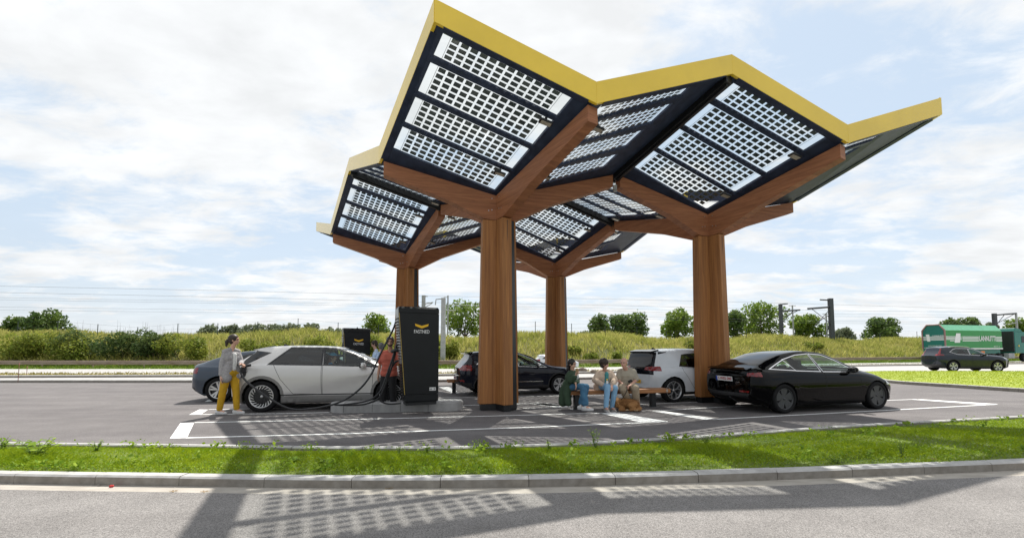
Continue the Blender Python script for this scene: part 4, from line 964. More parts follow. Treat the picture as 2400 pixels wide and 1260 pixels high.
def charger(c, h, s, label, cables, group):
    """cabinet whose left side leans in towards the foot; front face towards -y"""
    t = empty('charging_station', c, h, s); tag(t, label, 'charging station', group)
    D = .46; H = 2.14; xr = .43; tl, bl = -.46, -.285
    b = MB()
    def ring(z, x0, x1, y0, y1): return [(x0, y0, z), (x1, y0, z), (x1, y1, z), (x0, y1, z)]
    xl = lambda z: bl+(tl-bl)*z/H
    def loft(zs, mi=0):
        R = [ring(z, xl(z)+dx, xr-dx, -D/2+dy, D/2-dy) for z, dx, dy in zs]
        for r0, r1 in zip(R[:-1], R[1:]): b.add(r0+r1, [(i, (i+1) % 4, 4+(i+1) % 4, 4+i) for i in range(4)], mi)
        b.add(R[0], [(3, 2, 1, 0)], mi); b.add(R[-1], [(0, 1, 2, 3)], mi)
    loft([(.07, .015, .015), (.10, 0, 0), (.235, 0, 0)]); loft([(.243, 0, 0), (2.00, 0, 0)]); loft([(2.008, 0, 0), (2.10, 0, 0), (2.14, .02, .03)])
    bo = b.build('cabinet', M_CHG, t, bevel=.008)
    MB().box((.07, 0, .035), (.66, .36, .07)).build('foot_plinth', M_BLACK, t)
    f = MB(); 
    for sg in (-1, 1): f.hexa([Vector((xl(z)-.004+dx, sg*(D/2-.006)+dy, z)) for dx in (0, .012) for dy in (-.007, .007) for z in (.24, 2.0)])
    f.build('edge_strip', M_EDGE, t)
    for z0, z1, nm in ((1.0, 1.86, 14), (.16, .86, 12)):
        for k in range(nm):
            z = z0+(z1-z0)*(k+.5)/nm; dz = (z1-z0)/nm
            MB().tube([(xl(z)-.012, -D/2+.05, z), (xl(z)-.012, D/2-.05, z)], dz*.36, 8).build('louvre', M_LOUV if z0 > .9 else M_BLACK, t)
    MB().hexa([Vector((xl(z)-.012*(k), y, z)) for k in (1, 0) for y in (-D/2+.03, D/2-.03) for z in (1.90, 2.09)]).build('cable_outlet_panel', M_LOUV, t)
    MB().hexa([Vector((xl(z)-.02*(k), y, z)) for k in (1, 0) for y in (-D/2+.08, D/2-.08) for z in (.90, 1.0)]).build('bay_letter_panel', M_LOUV, t)
    MB().lathe([(.02, 0), (.02, .03), (.008, .05), (0, .05)], 10, 'Z', (.02, 0, H)).build('top_sensor', M_BLACK, t)
    y = -D/2-.003; cx = .045
    ch = MB(); zc = 1.715; w = .15; 
    ch.prism([(cx-w, y, zc+.055), (cx-w+.012, y, zc+.005), (cx, y, zc-.045), (cx+w-.012, y, zc+.005), (cx+w, y, zc+.055), (cx, y, zc+.012)], (0, .004, 0))
    ch.build('chevron_emblem', M_YLOGO, bo)
    vs, fs = text_mb('FASTNED', .108, .003, False); k = .335/(max(v.x for v in vs)-min(v.x for v in vs))
    tx = MB(); tx.add([(cx+v.x*k, y-v.z, 1.595+v.y) for v in vs], fs); tx.build('lettering', M_WLOGO, bo)
    st = MB(); st.box((.30, y, .345), (.14, .004, .07)); so_ = st.build('info_sticker', pmat('sticker_white', (.6, .6, .6), .5, hue2=(.75, .75, .75)), bo)
    m2 = MB(); m2.box((.262, y-.002, .345), (.045, .003, .03)); m2.box((.34, y-.002, .345), (.03, .003, .035)); m2.build('sticker_print', pmat('sticker_grey', (.25, .25, .25), .6), so_)
    MB().tube([(xl(1.2)-.02, .05, 1.2), (xl(1.2)-.10, .04, 1.19), (xl(1.2)-.18, .04, 1.15)], [.045, .04, .03], 10).build('connector_holster', M_BLACK, t)
    for nm, P, r in cables:
        pts = catmull(P, 8); MB().tube(pts, r, 8).build(nm, M_CABLE, t)
    return t
IH = .21; ic = gp(925, 964.5); ic.y += .30; hI = .12
isl = island((ic.x, ic.y, 0), hI, 3.02, .74, IH, 'long concrete kerb island with rounded ends under the near charger')
cz = Vector((-2.115, 9.38, IH)); hC = .42
Rc = Matrix.Rotation(-hC, 3, 'Z')
def loc_c(p): return Rc @ (Vector(p)-cz)
def wp(u, v, Y): return loc_c(at_depth(u, v, Y))
plug = (575, 857); 
ch1 = charger(cz, hC, 1.0, 'near charging cabinet with yellow chevron standing on the concrete kerb island',
  [('charging_cable', [wp(932, 734, 9.5), wp(922, 770, 9.45), wp(893, 826, 9.35), wp(868, 880, 9.2), wp(835, 918, 9.1), wp(790, 944, 9.05), wp(730, 957, 9.0), wp(680, 957, 8.95), wp(635, 935, 8.95), wp(596, 908, 9.0), wp(573, 888, 9.1), wp(563, 870, 9.2)], .021),
   ('charging_cable', [wp(935, 737, 9.45), wp(933, 790, 9.4), wp(924, 826, 9.3), wp(906, 880, 9.25), wp(890, 918, 9.2), wp(862, 938, 9.2), wp(810, 947, 9.2), wp(786, 948, 9.3), wp(830, 948.5, 9.35), wp(860, 945, 9.35), wp(888, 932, 9.35), wp(902, 905, 9.35), wp(912, 873, 9.35), wp(925, 850, 9.4), wp(936, 843, 9.4)], .021),
   ('charging_cable', [wp(938, 738, 9.5), wp(934, 790, 9.42), wp(926, 830, 9.35), wp(912, 880, 9.35), wp(896, 918, 9.35), wp(892, 938, 9.35), wp(912, 946, 9.35), wp(940, 944, 9.4)], .018)], 'chargers under the canopy')
pg = MB(); pw = [at_depth(556, 856, 9.28), at_depth(566, 858, 9.22), at_depth(577, 856, 9.25)]
pg.tube([loc_c(p) for p in (at_depth(563, 872, 9.2), at_depth(566, 862, 9.2), at_depth(580, 856, 9.3), at_depth(588, 855, 9.35))], [.024, .032, .034, .028], 10); pg.build('charging_plug', M_BLACK, ch1)
c2 = empty('x'); bpy.data.objects.remove(c2)
ch2o = Vector((-5.42, 14.6, 0))
ch2 = charger(ch2o+Vector((0, 0, .02)), .50, 1.0, 'farther charging cabinet with yellow chevron rising behind the silver hatchback',
  [('charging_cable', [(-.40, .0, 1.98), (-.46, -.05, 1.5), (-.58, -.1, 1.0), (-.6, -.1, .5), (-.45, -.1, .3)], .021), ('charging_cable', [(-.42, -.08, 1.98), (-.44, -.1, 1.5), (-.42, -.14, 1.1), (-.5, -.15, .6)], .021)], 'chargers under the canopy')
island((ch2o.x, ch2o.y, -.0), .13, 2.8, .7, .04, 'low concrete island under the farther charger')
M_BWOOD = wood('bench_larch', False, (.42, .20, .085), (.28, .12, .05))
def bench(a, heading, L, label):
    t = empty('bench', a, heading); tag(t, label, 'bench', 'timber benches by the bays')
    b = MB(); b.box((L/2, .0, .405), (L, .40, .095)); b.build('seat', M_BWOOD, t, bevel=.008)
    for x in (.22, L-.38):
        l = MB(); l.box((x, 0, .178), (.12, .12, .356)).build('leg', M_BLACK, t, bevel=.005)
        MB().box((x, 0, .004), (.30, .26, .008)).build('foot_plate', pmat('steel_foot_plate', (.2, .2, .2), .45, .7), t)
    MB().box((L-.10, -.2015, .41), (.04, .003, .06)).build('maker_plate', pmat('plate_grey', (.35, .33, .3), .5), t)
    return t
bench(Vector((1.32, 10.02, 0)), .23, 2.62, 'timber bench with black legs on which three people sit')
bb = gp(1066, 921); bench(Vector((bb.x-.25, bb.y, 0)), .23, 2.62, 'timber bench half hidden behind the dark navy crossover')
# ------------------------------------------------------------------ people and the dog
def capsule(mb, a, b, ra, rb, n=12):
    a, b = Vector(a), Vector(b); d = b-a; l = d.length
    if l < 1e-5: return mb.ball(a, max(ra, rb), n)
    t = d/l; pts = []; rs = []
    for k in range(5): th = pi/2*k/4; pts.append(a-t*ra*cos(th)); rs.append(max(ra*sin(th), .0008))
    for k in range(5): th = pi/2*k/4; pts.append(b+t*rb*sin(th)); rs.append(max(rb*cos(th), .0008))
    return mb.tube(pts, rs, n)
def limb(mb, P, R):
    for (a, b), (ra, rb) in zip(zip(P[:-1], P[1:]), zip(R[:-1], R[1:])): capsule(mb, a, b, ra, rb)
def blob(mb, name, mats, parent, voxel=.009, smooth=4, strength=.5):
    """overlapping volumes fused to one continuous surface"""
    o = mb.build(name, mats, None); md = o.modifiers.new('fuse', 'REMESH'); md.mode = 'VOXEL'; md.voxel_size = voxel
    sm = o.modifiers.new('soft', 'SMOOTH'); sm.iterations = smooth; sm.factor = strength
    dg = bpy.context.evaluated_depsgraph_get(); me = bpy.data.meshes.new_from_object(o.evaluated_get(dg)); old = o.data
    bpy.data.objects.remove(o); bpy.data.meshes.remove(old); me.name = name
    for p in me.polygons: p.use_smooth = True
    r = bpy.data.objects.new(name, me); COL.objects.link(r)
    if parent is not None: r.parent = parent
    return r
def skin(n, c): return pmat('skin_'+n, c, .5, var=.06, scale=14)
def cloth(n, c, var=.12, scale=9, hue2=None, **k): return pmat('cloth_'+n, c, .88, var=var, scale=scale, hue2=hue2, bump=.25, bscale=55, **k)
def hand(mb, w, d, palm, s=1., curl=.5, side=1):
    """palm and five fingers from wrist w along d; palm = palm normal; thumb on the given side"""
    d = Vector(d).normalized(); n = Vector(palm); n = (n-d*n.dot(d)).normalized(); t = d.cross(n)*side; w = Vector(w)
    for o_ in (-.024, 0, .024): capsule(mb, w+t*o_*.6*s, w+d*.085*s+t*o_*s, .017*s, .016*s, 8)
    for k, (o_, ln) in enumerate(((-.034, .058), (-.012, .07), (.011, .075), (.033, .068))):
        a = w+d*.088*s+t*o_*s; m_ = a+(d*cos(curl*.6)+n*sin(curl*.6))*ln*.55*s; e = m_+(d*cos(curl*1.6)+n*sin(curl*1.6))*ln*.55*s
        capsule(mb, a, m_, .0095*s, .009*s, 8); capsule(mb, m_, e, .009*s, .0075*s, 8)
    a = w+d*.025*s+t*.03*s; m_ = a+(t*.75+d*.5+n*.3).normalized()*.04*s; e = m_+(d*.8+n*.5+t*.1).normalized()*.035*s
    capsule(mb, a, m_, .013*s, .011*s, 8); capsule(mb, m_, e, .011*s, .009*s, 8)
def head(mb, c, F, U, s=1.):
    c = Vector(c); F = Vector(F).normalized(); U = (Vector(U)-F*Vector(U).dot(F)).normalized(); R = F.cross(U)
    M = Matrix((F, -R, U)).transposed()
    def e(p, r, n=14):
        m2 = MB().ball((0, 0, 0), r, n); mb.add([c+M @ (Vector(v)*s+Vector(p)*s) for v in m2.v], m2.f, 0, True)
    e((-.012, 0, .028), (.097, .076, .094)); e((.022, 0, -.03), (.066, .058, .08)); e((.034, 0, -.082), (.04, .036, .03)); e((.055, 0, .03), (.035, .055, .05))
    e((.088, 0, -.022), (.020, .013, .016), 8); e((.078, 0, .006), (.014, .010, .03), 8)
    for sg in (-1, 1): e((-.008, sg*.075, -.012), (.018, .010, .032), 8)
    for sg in (-1, 1): e((.06, sg*.033, .028), (.025, .025, .012), 8)
    e((.079, 0, -.06), (.014, .026, .010), 8)
    return M
def face_bits(parent, c, M, s, brow=(.03, .02, .015), lip=(.35, .12, .10)):
    c = Vector(c)
    for sg in (-1, 1):
        MB().ball(c+M @ Vector((.076, sg*.032, .006))*s, .010*s, 8).build('eye', pmat('eye_dark', (.03, .022, .018), .2, var=0), parent)
        MB().box(c+M @ Vector((.086, sg*.033, .030))*s, (.010*s, .036*s, .007*s), M).build('eyebrow', pmat('brow_'+name_of(brow), brow, .8, var=0), parent)
    MB().ball(c+M @ Vector((.0885, 0, -.058))*s, (.006*s, .022*s, .006*s), 8).build('mouth', pmat('lips_'+name_of(lip), lip, .5, var=0), parent)
def shoe(mb, ank, d, L=.26, h=.075, w=.042):
    a = Vector(ank); d = Vector((d[0], d[1], 0)).normalized(); z0 = a.z-.075
    g = Vector((a.x, a.y, z0))
    capsule(mb, g-d*.05+UP*.045, g+d*.10+UP*.035, .043, .036); capsule(mb, g+d*.08+UP*.03, g+d*(L-.10)+UP*.026, .040, .026); capsule(mb, g+UP*.05, g+UP*.085, .042, .040)
def sole(mb, ank, d, L=.26):
    a = Vector(ank); d = Vector((d[0], d[1], 0)).normalized(); g = Vector((a.x, a.y, a.z-.075)); t = Vector((-d.y, d.x, 0)); P = []
    for k in range(16):
        th = 2*pi*k/16; P.append(g+d*(.045+(.135)*cos(th))+t*(.046*sin(th))+UP*.002)
    mb.prism(P, (0, 0, .02))
class Person:
    def __init__(s, label, loc, J, sk, group=None):
        """J: joints in world-aligned axes relative to loc"""
        s.t = empty('person', loc); tag(s.t, label, 'person', group); s.J = {k: Vector(v) if not isinstance(v, (list, dict)) and len(v) == 3 else v for k, v in J.items()}
        s.sk = sk
    def build(s, hand_l, hand_r, hs=1., headF=(1, 0, 0), headU=(0, 0, 1), female=False, k=1.):
        J = s.J; b = MB(); lat = (J['shl']-J['shr']).normalized()*.5; hl = (J['hil']-J['hir']).normalized()*.5
        ch = (J['shl']+J['shr'])/2; pe = (J['hil']+J['hir'])/2; s.lat, s.hl, s.chest, s.pel = lat, hl, ch, pe
        s.torso(b, 0., k)
        capsule(b, ch+UP*.0, J['head']+UP*-.06, .055*k, .052*k)
        for q in 'lr':
            limb(b, [J['sh'+q], J['el'+q], J['wr'+q]], [.052*k, .040*k, .028*k]); limb(b, [J['hi'+q], J['kn'+q], J['an'+q]], [.085*k, .055*k, .040*k])
            capsule(b, J['an'+q], J['an'+q]+Vector(J['toe'+q])*.12-UP*.04, .038, .03)
        s.M = head(b, J['head'], headF, headU, hs)
        for q, hd in (('l', hand_l), ('r', hand_r)): hand(b, J['wr'+q], hd[0], hd[1], 1., hd[2], hd[3] if len(hd) > 3 else 1)
        s.body = blob(b, 'body', s.sk, s.t, .0075, 3); s.hs = hs
        return s
    def torso(s, b, g, k=1., lo=0.):
        lat, hl, ch, pe = s.lat, s.hl, s.chest, s.pel; sp = lambda f: pe.lerp(ch, f)
        capsule(b, pe-hl*.16, pe+hl*.16, (.108+g)*k, (.108+g)*k)
        for f, w, r in ((.22, .13, .105), (.45, .13, .102), (.7, .19, .108), (.84, .19, .092)):
            ax = hl.lerp(lat, f).normalized(); p = sp(f); capsule(b, p-ax*w*.5*k, p+ax*w*.5*k, (r+g)*k, (r+g)*k)
        ax = lat.normalized(); capsule(b, ch-ax*.12*k-UP*.03, ch+ax*.12*k-UP*.03, (.052+g)*k, (.052+g)*k)
        capsule(b, pe, sp(.78), (.10+g)*k, (.10+g)*k)
        for q in 'lr': capsule(b, ch+UP*.045, s.J['sh'+q]+UP*.0, .046+g*.5, .046+g*.6)
    def sleeve(s, b, f=1., g=.014, r=(.062, .052, .040)):
        J = s.J
        for q in 'lr':
            a, e, w = J['sh'+q], J['el'+q], J['wr'+q]
            if f <= .5: m = a.lerp(e, f*2); limb(b, [a-UP*.01, m], [r[0]+g-.014, r[1]+g+.004])
            else: m = e.lerp(w, f*2-1); limb(b, [a-UP*.01, e, m], [r[0]+g-.012, r[1]+g, r[2]+g])
    def legs(s, b, f=1., r=(.098, .072, .062)):
        J = s.J; capsule(b, s.pel-s.hl*.16, s.pel+s.hl*.16, .118, .118)
        for q in 'lr':
            h, kn, an = J['hi'+q], J['kn'+q], J['an'+q]; limb(b, [h, kn, kn.lerp(an, f)], r)
    def shoes(s, m, msole):
        for q in 'lr':
            b = MB(); shoe(b, s.J['an'+q], s.J['toe'+q]); o = blob(b, 'shoe', m, s.t, .008, 2); b2 = MB(); sole(b2, s.J['an'+q], s.J['toe'+q]); b2.build('sole', msole, o)
    def hair_cap(s, m, back=.0, low=-.02, extra=None, thick=.012, name='hair'):
        b = MB(); c = s.J['head']; M = s.M; k = s.hs
        def e(p, r, n=14): m2 = MB().ball((0, 0, 0), r, n); b.add([c+M @ (Vector(v)*k+Vector(p)*k) for v in m2.v], m2.f, 0, True)
        e((-.022, 0, .040), (.097+thick, .079+thick, .090+thick)); e((-.050, 0, low), (.062, .076+thick*.8, .075))
        if extra: extra(e, b, c, M)
        return blob(b, name, m, s.t, .008, 3)
M_WSHOE = pmat('white_trainer', (.62, .62, .62), .6, var=.06, scale=20); M_WSOLE = pmat('white_sole', (.5, .5, .5), .7, var=.05)
SK1 = skin('fair', (.56, .33, .24)); SK2 = skin('tan', (.46, .26, .18)); SK3 = skin('rosy', (.58, .32, .24))
H_BRN = pmat('dark_brown_hair', (.030, .018, .012), .5, var=.4, scale=30); H_BLK = pmat('black_hair', (.010, .009, .009), .45, var=.3, scale=30); H_GRY = pmat('grey_hair', (.12, .12, .12), .6, var=.3, scale=30); H_RED = pmat('auburn_hair', (.12, .035, .018), .5, var=.3, scale=30)
# 1 woman in yellow trousers plugging the cable in
def V(*a): return Vector(a)
w0 = gp(536, 970)
F = V(.94, -.34, 0); Lt = V(.34, .94, 0)
plugw = at_depth(572, 856, 9.15)-w0
J = dict(head=V(.05, 0, 1.625)+F*.01, shl=V(.0, 0, 1.375)+Lt*.14+F*.02, shr=V(.0, 0, 1.375)-Lt*.14-F*.01, hil=V(0, 0, .90)+Lt*.08, hir=V(0, 0, .90)-Lt*.08,
  ell=V(0, 0, 1.13)+Lt*.17+F*.10, wrl=plugw+V(-.11, .05, .03), elr=V(.02, 0, 1.11)-Lt*.19-F*.04, wrr=V(.0, 0, .84)-Lt*.20-F*.01,
  knl=V(.10, .06, .50), anl=V(.14, .05, .085), knr=V(-.11, -.06, .50), anr=V(-.17, -.06, .085), toel=(1, -.05, 0), toer=(1, -.12, 0))
p = Person('woman in grey check blazer and yellow trousers plugging a cable into the silver car', w0, J, SK1)
p.build((V(1, -.3, -.1), V(0, -.4, -1), 1.2, -1), (V(0, .05, -1), V(.7, .6, 0), .35, 1), .98, V(.93, .25, .02), female=True, k=.86)
b = MB(); p.torso(b, .014, .86); p.sleeve(b, .93, .010, (.052, .047, .038)); 
for q in (-1, 1): limb(b, [p.pel+p.hl*.18*q+UP*.10, p.pel+p.hl*.20*q-UP*.10], [.112, .115])
M_BLZ = cloth('grey_check_blazer', (.26, .25, .26), scale=40, hue2=(.40, .385, .39))
jk = blob(b, 'blazer', M_BLZ, p.t, .009, 4)
b = MB(); 
fr = p.chest.lerp(p.pel, .42)+F*.105; MB().ball((0, 0, 0), .1)
for dz in np.linspace(0, -.30, 10): b.ball(p.chest+F*(.098-.02*abs(dz+.1))+UP*(-.08+dz)+Lt*.01, (.042, .042, .05), 12)
blob(b, 'white_top', cloth('white_top', (.65, .65, .64)), p.t, .008, 2)
b = MB(); p.legs(b, .90, (.100, .074, .060)); blob(b, 'trousers', cloth('mustard_yellow', (.52, .30, .012)), p.t, .009, 4)
p.shoes(M_WSHOE, M_WSOLE); face_bits(p.t, p.J['head'], p.M, p.hs)
p.hair_cap(H_BRN, extra=lambda e, b, c, M: (e((-.125, 0, .0), (.035, .035, .035)), e((-.150, 0, -.045), (.038, .036, .06)), e((-.155, 0, -.10), (.028, .026, .05))))
# 2 man in a brick red t-shirt at the charger
m0 = Vector((-2.96, 9.86, 0)); hd = at_depth(916, 801, m0.y+.02)-m0
J = dict(head=V(hd.x, -.03, hd.z), shl=V(hd.x+.175, 0, hd.z-.26), shr=V(hd.x-.175, .0, hd.z-.26), hil=V(hd.x+.06, 0, .86), hir=V(hd.x-.11, 0, .86), ell=V(hd.x+.27, -.06, hd.z-.50), wrl=at_depth(938, 845, m0.y-.20)-m0, elr=V(hd.x-.25, .03, hd.z-.52), wrr=V(hd.x-.27, -.02, hd.z-.76),
  knl=V(hd.x+.07, -.02, .52), anl=V(hd.x+.10, 0, .085), knr=V(hd.x-.14, -.02, .52), anr=V(hd.x-.16, 0, .085), toel=(.4, -1, 0), toer=(-.2, -1, 0))
p = Person('bearded man in brick red t-shirt standing behind the cables of the near charger', m0, J, SK2)
p.build((V(.6, -.6, -.1), V(0, -.3, -1), 1.2, 1), (V(-.05, -.1, -1), V(.9, .1, 0), .4, -1), 1.0, V(.25, -1, -.02), k=1.0)
b = MB(); p.torso(b, .014, 1.0); p.sleeve(b, .36, .012, (.064, .060, .05)); blob(b, 't_shirt', cloth('brick_red', (.46, .11, .075)), p.t, .009, 4)
b = MB(); p.legs(b, .98, (.105, .085, .072)); blob(b, 'trousers', cloth('black_denim', (.012, .012, .014)), p.t, .009, 4)
p.shoes(pmat('black_shoe', (.015, .015, .015), .5), M_TRIM); face_bits(p.t, p.J['head'], p.M, p.hs)
p.hair_cap(H_BRN, thick=.013, low=.02)
b = MB(); c = p.J['head']
for y in np.linspace(-1, 1, 9): b.ball(c+p.M @ V(.068-.05*y*y, y*.062, -.085+.05*y*y), (.022, .02, .026), 8)
blob(b, 'beard', H_BRN, p.t, .008, 2)
# 3, 4 two men beyond the charger
for (u, v, Y, F_, lab, hairm, shirt, sk) in ((877, 806, 14.3, V(-1, -.35, -.25), 'dark haired man in pale shirt looking down beside the farther charger', H_BRN, cloth('pale_blue_shirt', (.55, .66, .80)), SK1),
                                      (893, 812, 13.7, V(-.5, .85, -.2), 'grey haired man in light blue shirt seen from behind next to the farther charger', H_GRY, cloth('light_blue_shirt', (.48, .63, .84)), SK3)):
    hp = at_depth(u, v, Y); g0 = V(hp.x, hp.y, 0); hz = hp.z; Fh = V(F_.x, F_.y, 0).normalized(); Lt = V(-Fh.y, Fh.x, 0); k = hz/1.70; bx = V(.02, 0, 0)-Fh*.05
    J = dict(head=V(0, 0, hz), shl=bx+Lt*.20+V(0, 0, hz-.25), shr=bx-Lt*.20+V(0, 0, hz-.25), hil=bx+Lt*.085+V(0, 0, .92*k), hir=bx-Lt*.085+V(0, 0, .92*k), ell=bx+Lt*.24+V(0, 0, 1.20*k)+Fh*.03, wrl=bx+Lt*.2+V(0, 0, 1.05*k)+Fh*.25, elr=bx-Lt*.24+V(0, 0, 1.20*k)+Fh*.03, wrr=bx-Lt*.2+V(0, 0, 1.05*k)+Fh*.25,
      knl=bx+Lt*.09+V(0, 0, .5*k), anl=bx+Lt*.09+V(0, 0, .085), knr=bx-Lt*.09+V(0, 0, .5*k), anr=bx-Lt*.09+V(0, 0, .085), toel=tuple(Fh), toer=tuple(Fh))
    p = Person(lab, g0, J, sk); p.build((Fh, V(0, 0, -1), .6, 1), (Fh, V(0, 0, -1), .6, -1), 1.0, F_)
    b = MB(); p.torso(b, .016); p.sleeve(b, .95, .014); blob(b, 'shirt', shirt, p.t, .01, 4)
    b = MB(); p.legs(b, .98, (.102, .08, .068)); blob(b, 'trousers', cloth('navy_chino', (.03, .035, .05)), p.t, .01, 4)
    p.shoes(pmat('black_shoe', (.015, .015, .015), .5), M_TRIM); face_bits(p.t, p.J['head'], p.M, p.hs); p.hair_cap(hairm, thick=.012)
# 5 driver behind the side window of the silver car
dm = ioniq.matrix_basis.copy(); dm = Matrix.LocRotScale(ioniq.location, ioniq.rotation_euler, ioniq.scale)
dp = dm @ V(2.28, -.36, .0); Fh = Matrix.Rotation(ioniq.rotation_euler.z, 3, 'Z') @ V(1, 0, 0); Lt = V(-Fh.y, Fh.x, 0); zs = .53
J = dict(head=V(0, 0, 1.22)-Fh*.02, shl=Lt*.17+V(0, 0, 1.02)-Fh*.05, shr=-Lt*.17+V(0, 0, 1.02)-Fh*.05, hil=Lt*.08+V(0, 0, zs+.04), hir=-Lt*.08+V(0, 0, zs+.04), ell=Lt*.2+V(0, 0, .80)+Fh*.10, wrl=Lt*.15+V(0, 0, .88)+Fh*.36, elr=-Lt*.2+V(0, 0, .80)+Fh*.10, wrr=-Lt*.1+V(0, 0, .88)+Fh*.36,
  knl=Lt*.10+V(0, 0, .62)+Fh*.42, knr=-Lt*.10+V(0, 0, .62)+Fh*.42, anl=Lt*.10+V(0, 0, .36)+Fh*.62, anr=-Lt*.10+V(0, 0, .36)+Fh*.62, toel=tuple(Fh), toer=tuple(Fh))
p = Person('auburn haired person with a blue cap sitting inside the silver car', dp, J, SK1); p.build((Fh, V(0, 0, -1), 1., 1), (Fh, V(0, 0, -1), 1., -1), .95, Fh, k=.9)
b = MB(); p.torso(b, .016, .92); p.sleeve(b, .9, .012); blob(b, 'blue_top', cloth('bright_blue_top', (.03, .25, .55)), p.t, .01, 4)
b = MB(); p.legs(b, .95); blob(b, 'trousers', cloth('grey_trousers', (.1, .1, .1)), p.t, .01, 3); p.shoes(M_WSHOE, M_WSOLE); face_bits(p.t, p.J['head'], p.M, p.hs)
p.hair_cap(H_RED, extra=lambda e, b, c, M: (e((-.06, 0, -.12), (.06, .085, .10)),))
b = MB(); m2 = MB().ball((0, 0, 0), (.105, .09, .06), 14); b.add([p.J['head']+p.M @ (Vector(v)+V(-.01, 0, .075)) for v in m2.v], m2.f, 0, True); m2 = MB().ball((0, 0, 0), (.07, .06, .012), 12); b.add([p.J['head']+p.M @ (Vector(v)+V(.12, 0, .06)) for v in m2.v], m2.f, 0, True)
blob(b, 'cap', cloth('sky_blue_cap', (.06, .42, .75)), p.t, .008, 2)
# bench sitters
SEAT = .455
def seated(label, pos, F_, headpos, headF, knees, ankles, toes, el, wr, hands, skm, k=1., shz=.42, lean=.04, hs=1.):
    Fh = V(F_[0], F_[1], 0).normalized(); Lt = V(-Fh.y, Fh.x, 0); o = Vector(pos)
    hip = V(0, 0, SEAT+.085); ch = V(0, 0, SEAT+shz)+Fh*lean
    J = dict(head=headpos, shl=ch+Lt*.165*k, shr=ch-Lt*.165*k, hil=hip+Lt*.085, hir=hip-Lt*.085, knl=knees[0], knr=knees[1], anl=ankles[0], anr=ankles[1], toel=toes[0], toer=toes[1], ell=el[0], elr=el[1], wrl=wr[0], wrr=wr[1])
    p = Person(label, (o.x, o.y, 0), J, skm, 'people sitting on the near bench'); p.F, p.Lt = Fh, Lt; p.build(hands[0], hands[1], hs, headF, k=k); return p
def rel(u, v, Y, pos): w = at_depth(u, v, Y); return V(w.x-pos[0], w.y-pos[1], w.z)
# 6 woman in the green coat
P6 = (1.38, 9.98); r = lambda u, v, Y: rel(u, v, Y, P6)
p = seated('dark haired woman in long green coat sitting on the bench end holding a cup', P6, (.80, -.60), r(1341, 853, 9.92), V(.80, -.62, -.10), (r(1374, 906, 9.80), r(1366, 905, 9.62)), (r(1362, 951, 9.60), r(1372, 953, 9.50)), ((.95, -.5, 0), (.9, -.35, 0)),
  (r(1352, 893, 9.95), r(1336, 891, 9.75)), (r(1349, 897, 9.66), r(1349, 881, 9.66)), ((V(.15, -.3, -1), V(-.6, .2, 0), .5, 1), (V(.3, -.1, 1), V(.8, -.4, 0), 1.2, 1)), SK1, .92, .40, .06, .97)
b = MB(); p.torso(b, .024, .94); p.sleeve(b, .92, .020)
for q in (-1, 1): limb(b, [p.pel+p.hl*.18*q+UP*.08, p.pel+p.hl*.16*q-UP*.10-p.F*.12, p.pel+p.hl*.16*q-UP*.36-p.F*.16], [.13, .12, .11])
limb(b, [p.pel-p.Lt*.12, p.pel-p.Lt*.17-UP*.18, p.pel-p.Lt*.17-UP*.36+p.F*.04], [.11, .085, .08])
blob(b, 'green_coat', cloth('forest_green', (.035, .065, .036)), p.t, .009, 5)
b = MB(); b.ball(p.chest+p.F*.115-UP*.06, (.05, .05, .09), 12); blob(b, 'white_top', cloth('white_top', (.65, .65, .64)), p.t, .008, 2)
b = MB(); p.legs(b, .80, (.092, .076, .088)); blob(b, 'jeans', cloth('mid_blue_denim', (.035, .11, .20), hue2=(.06, .17, .28)), p.t, .009, 4)
p.shoes(M_WSHOE, M_WSOLE); face_bits(p.t, p.J['head'], p.M, p.hs)
p.hair_cap(H_BLK, thick=.012, extra=lambda e, b, c, M: (e((-.10, 0, -.06), (.05, .06, .07)), e((-.085, .05, -.12), (.035, .04, .06)), e((-.085, -.05, -.12), (.035, .04, .06))))
cp = Vector((P6[0], P6[1], 0))+p.J['wrr']+V(.03, -.02, .12)
tag(MB().lathe([(0, -.06), (.028, -.06), (.036, .04), (.038, .045), (.034, .06), (.0, .06)], 16, 'Z').build('coffee_cup', pmat('kraft_paper_cup', (.40, .27, .14), .7, var=.08)), 'small brown paper cup held by the woman in the green coat', 'cup').location = cp
# 7 woman in the beige blazer
P7 = (2.22, 10.16); r = lambda u, v, Y: rel(u, v, Y, P7)
p = seated('woman in beige blazer and light jeans sitting in the middle of the bench', P7, (.12, -1), r(1417, 852, 10.0), V(.93, -.30, 0), (r(1441, 909, 9.78), r(1424, 906, 9.66)), (r(1434, 955, 9.86), r(1420, 955, 9.66)), ((.3, -1, 0), (.15, -1, 0)),
  (r(1441, 890, 10.0), r(1394, 890, 10.02)), (r(1434, 903, 9.78), r(1416, 903, 9.76)), ((V(-.2, -.6, -.5), V(-.4, 0, -.8), .7, -1), (V(.8, -.5, -.1), V(0, 0, -1), .8, 1)), SK3, .94, .41, .05, .97)
b = MB(); p.torso(b, .022, .95); p.sleeve(b, .88, .02)
for q in (-1, 1): limb(b, [p.pel+p.hl*.22*q+UP*.1, p.pel+p.hl*.26*q-UP*.03+p.F*.02], [.12, .11])
capsule(b, p.pel-p.Lt*.2, p.pel-p.Lt*.2-UP*.10+p.F*.05, .07, .06)
blob(b, 'beige_blazer', cloth('sand_beige', (.56, .43, .33)), p.t, .009, 5)
b = MB()
for f in (.12, .3, .5, .7, .85): b.ball(p.chest.lerp(p.pel, f)+p.F*.112+p.Lt*.01, (.052, .045, .07), 12)
blob(b, 'teal_top', cloth('teal', (.06, .25, .26)), p.t, .008, 3)
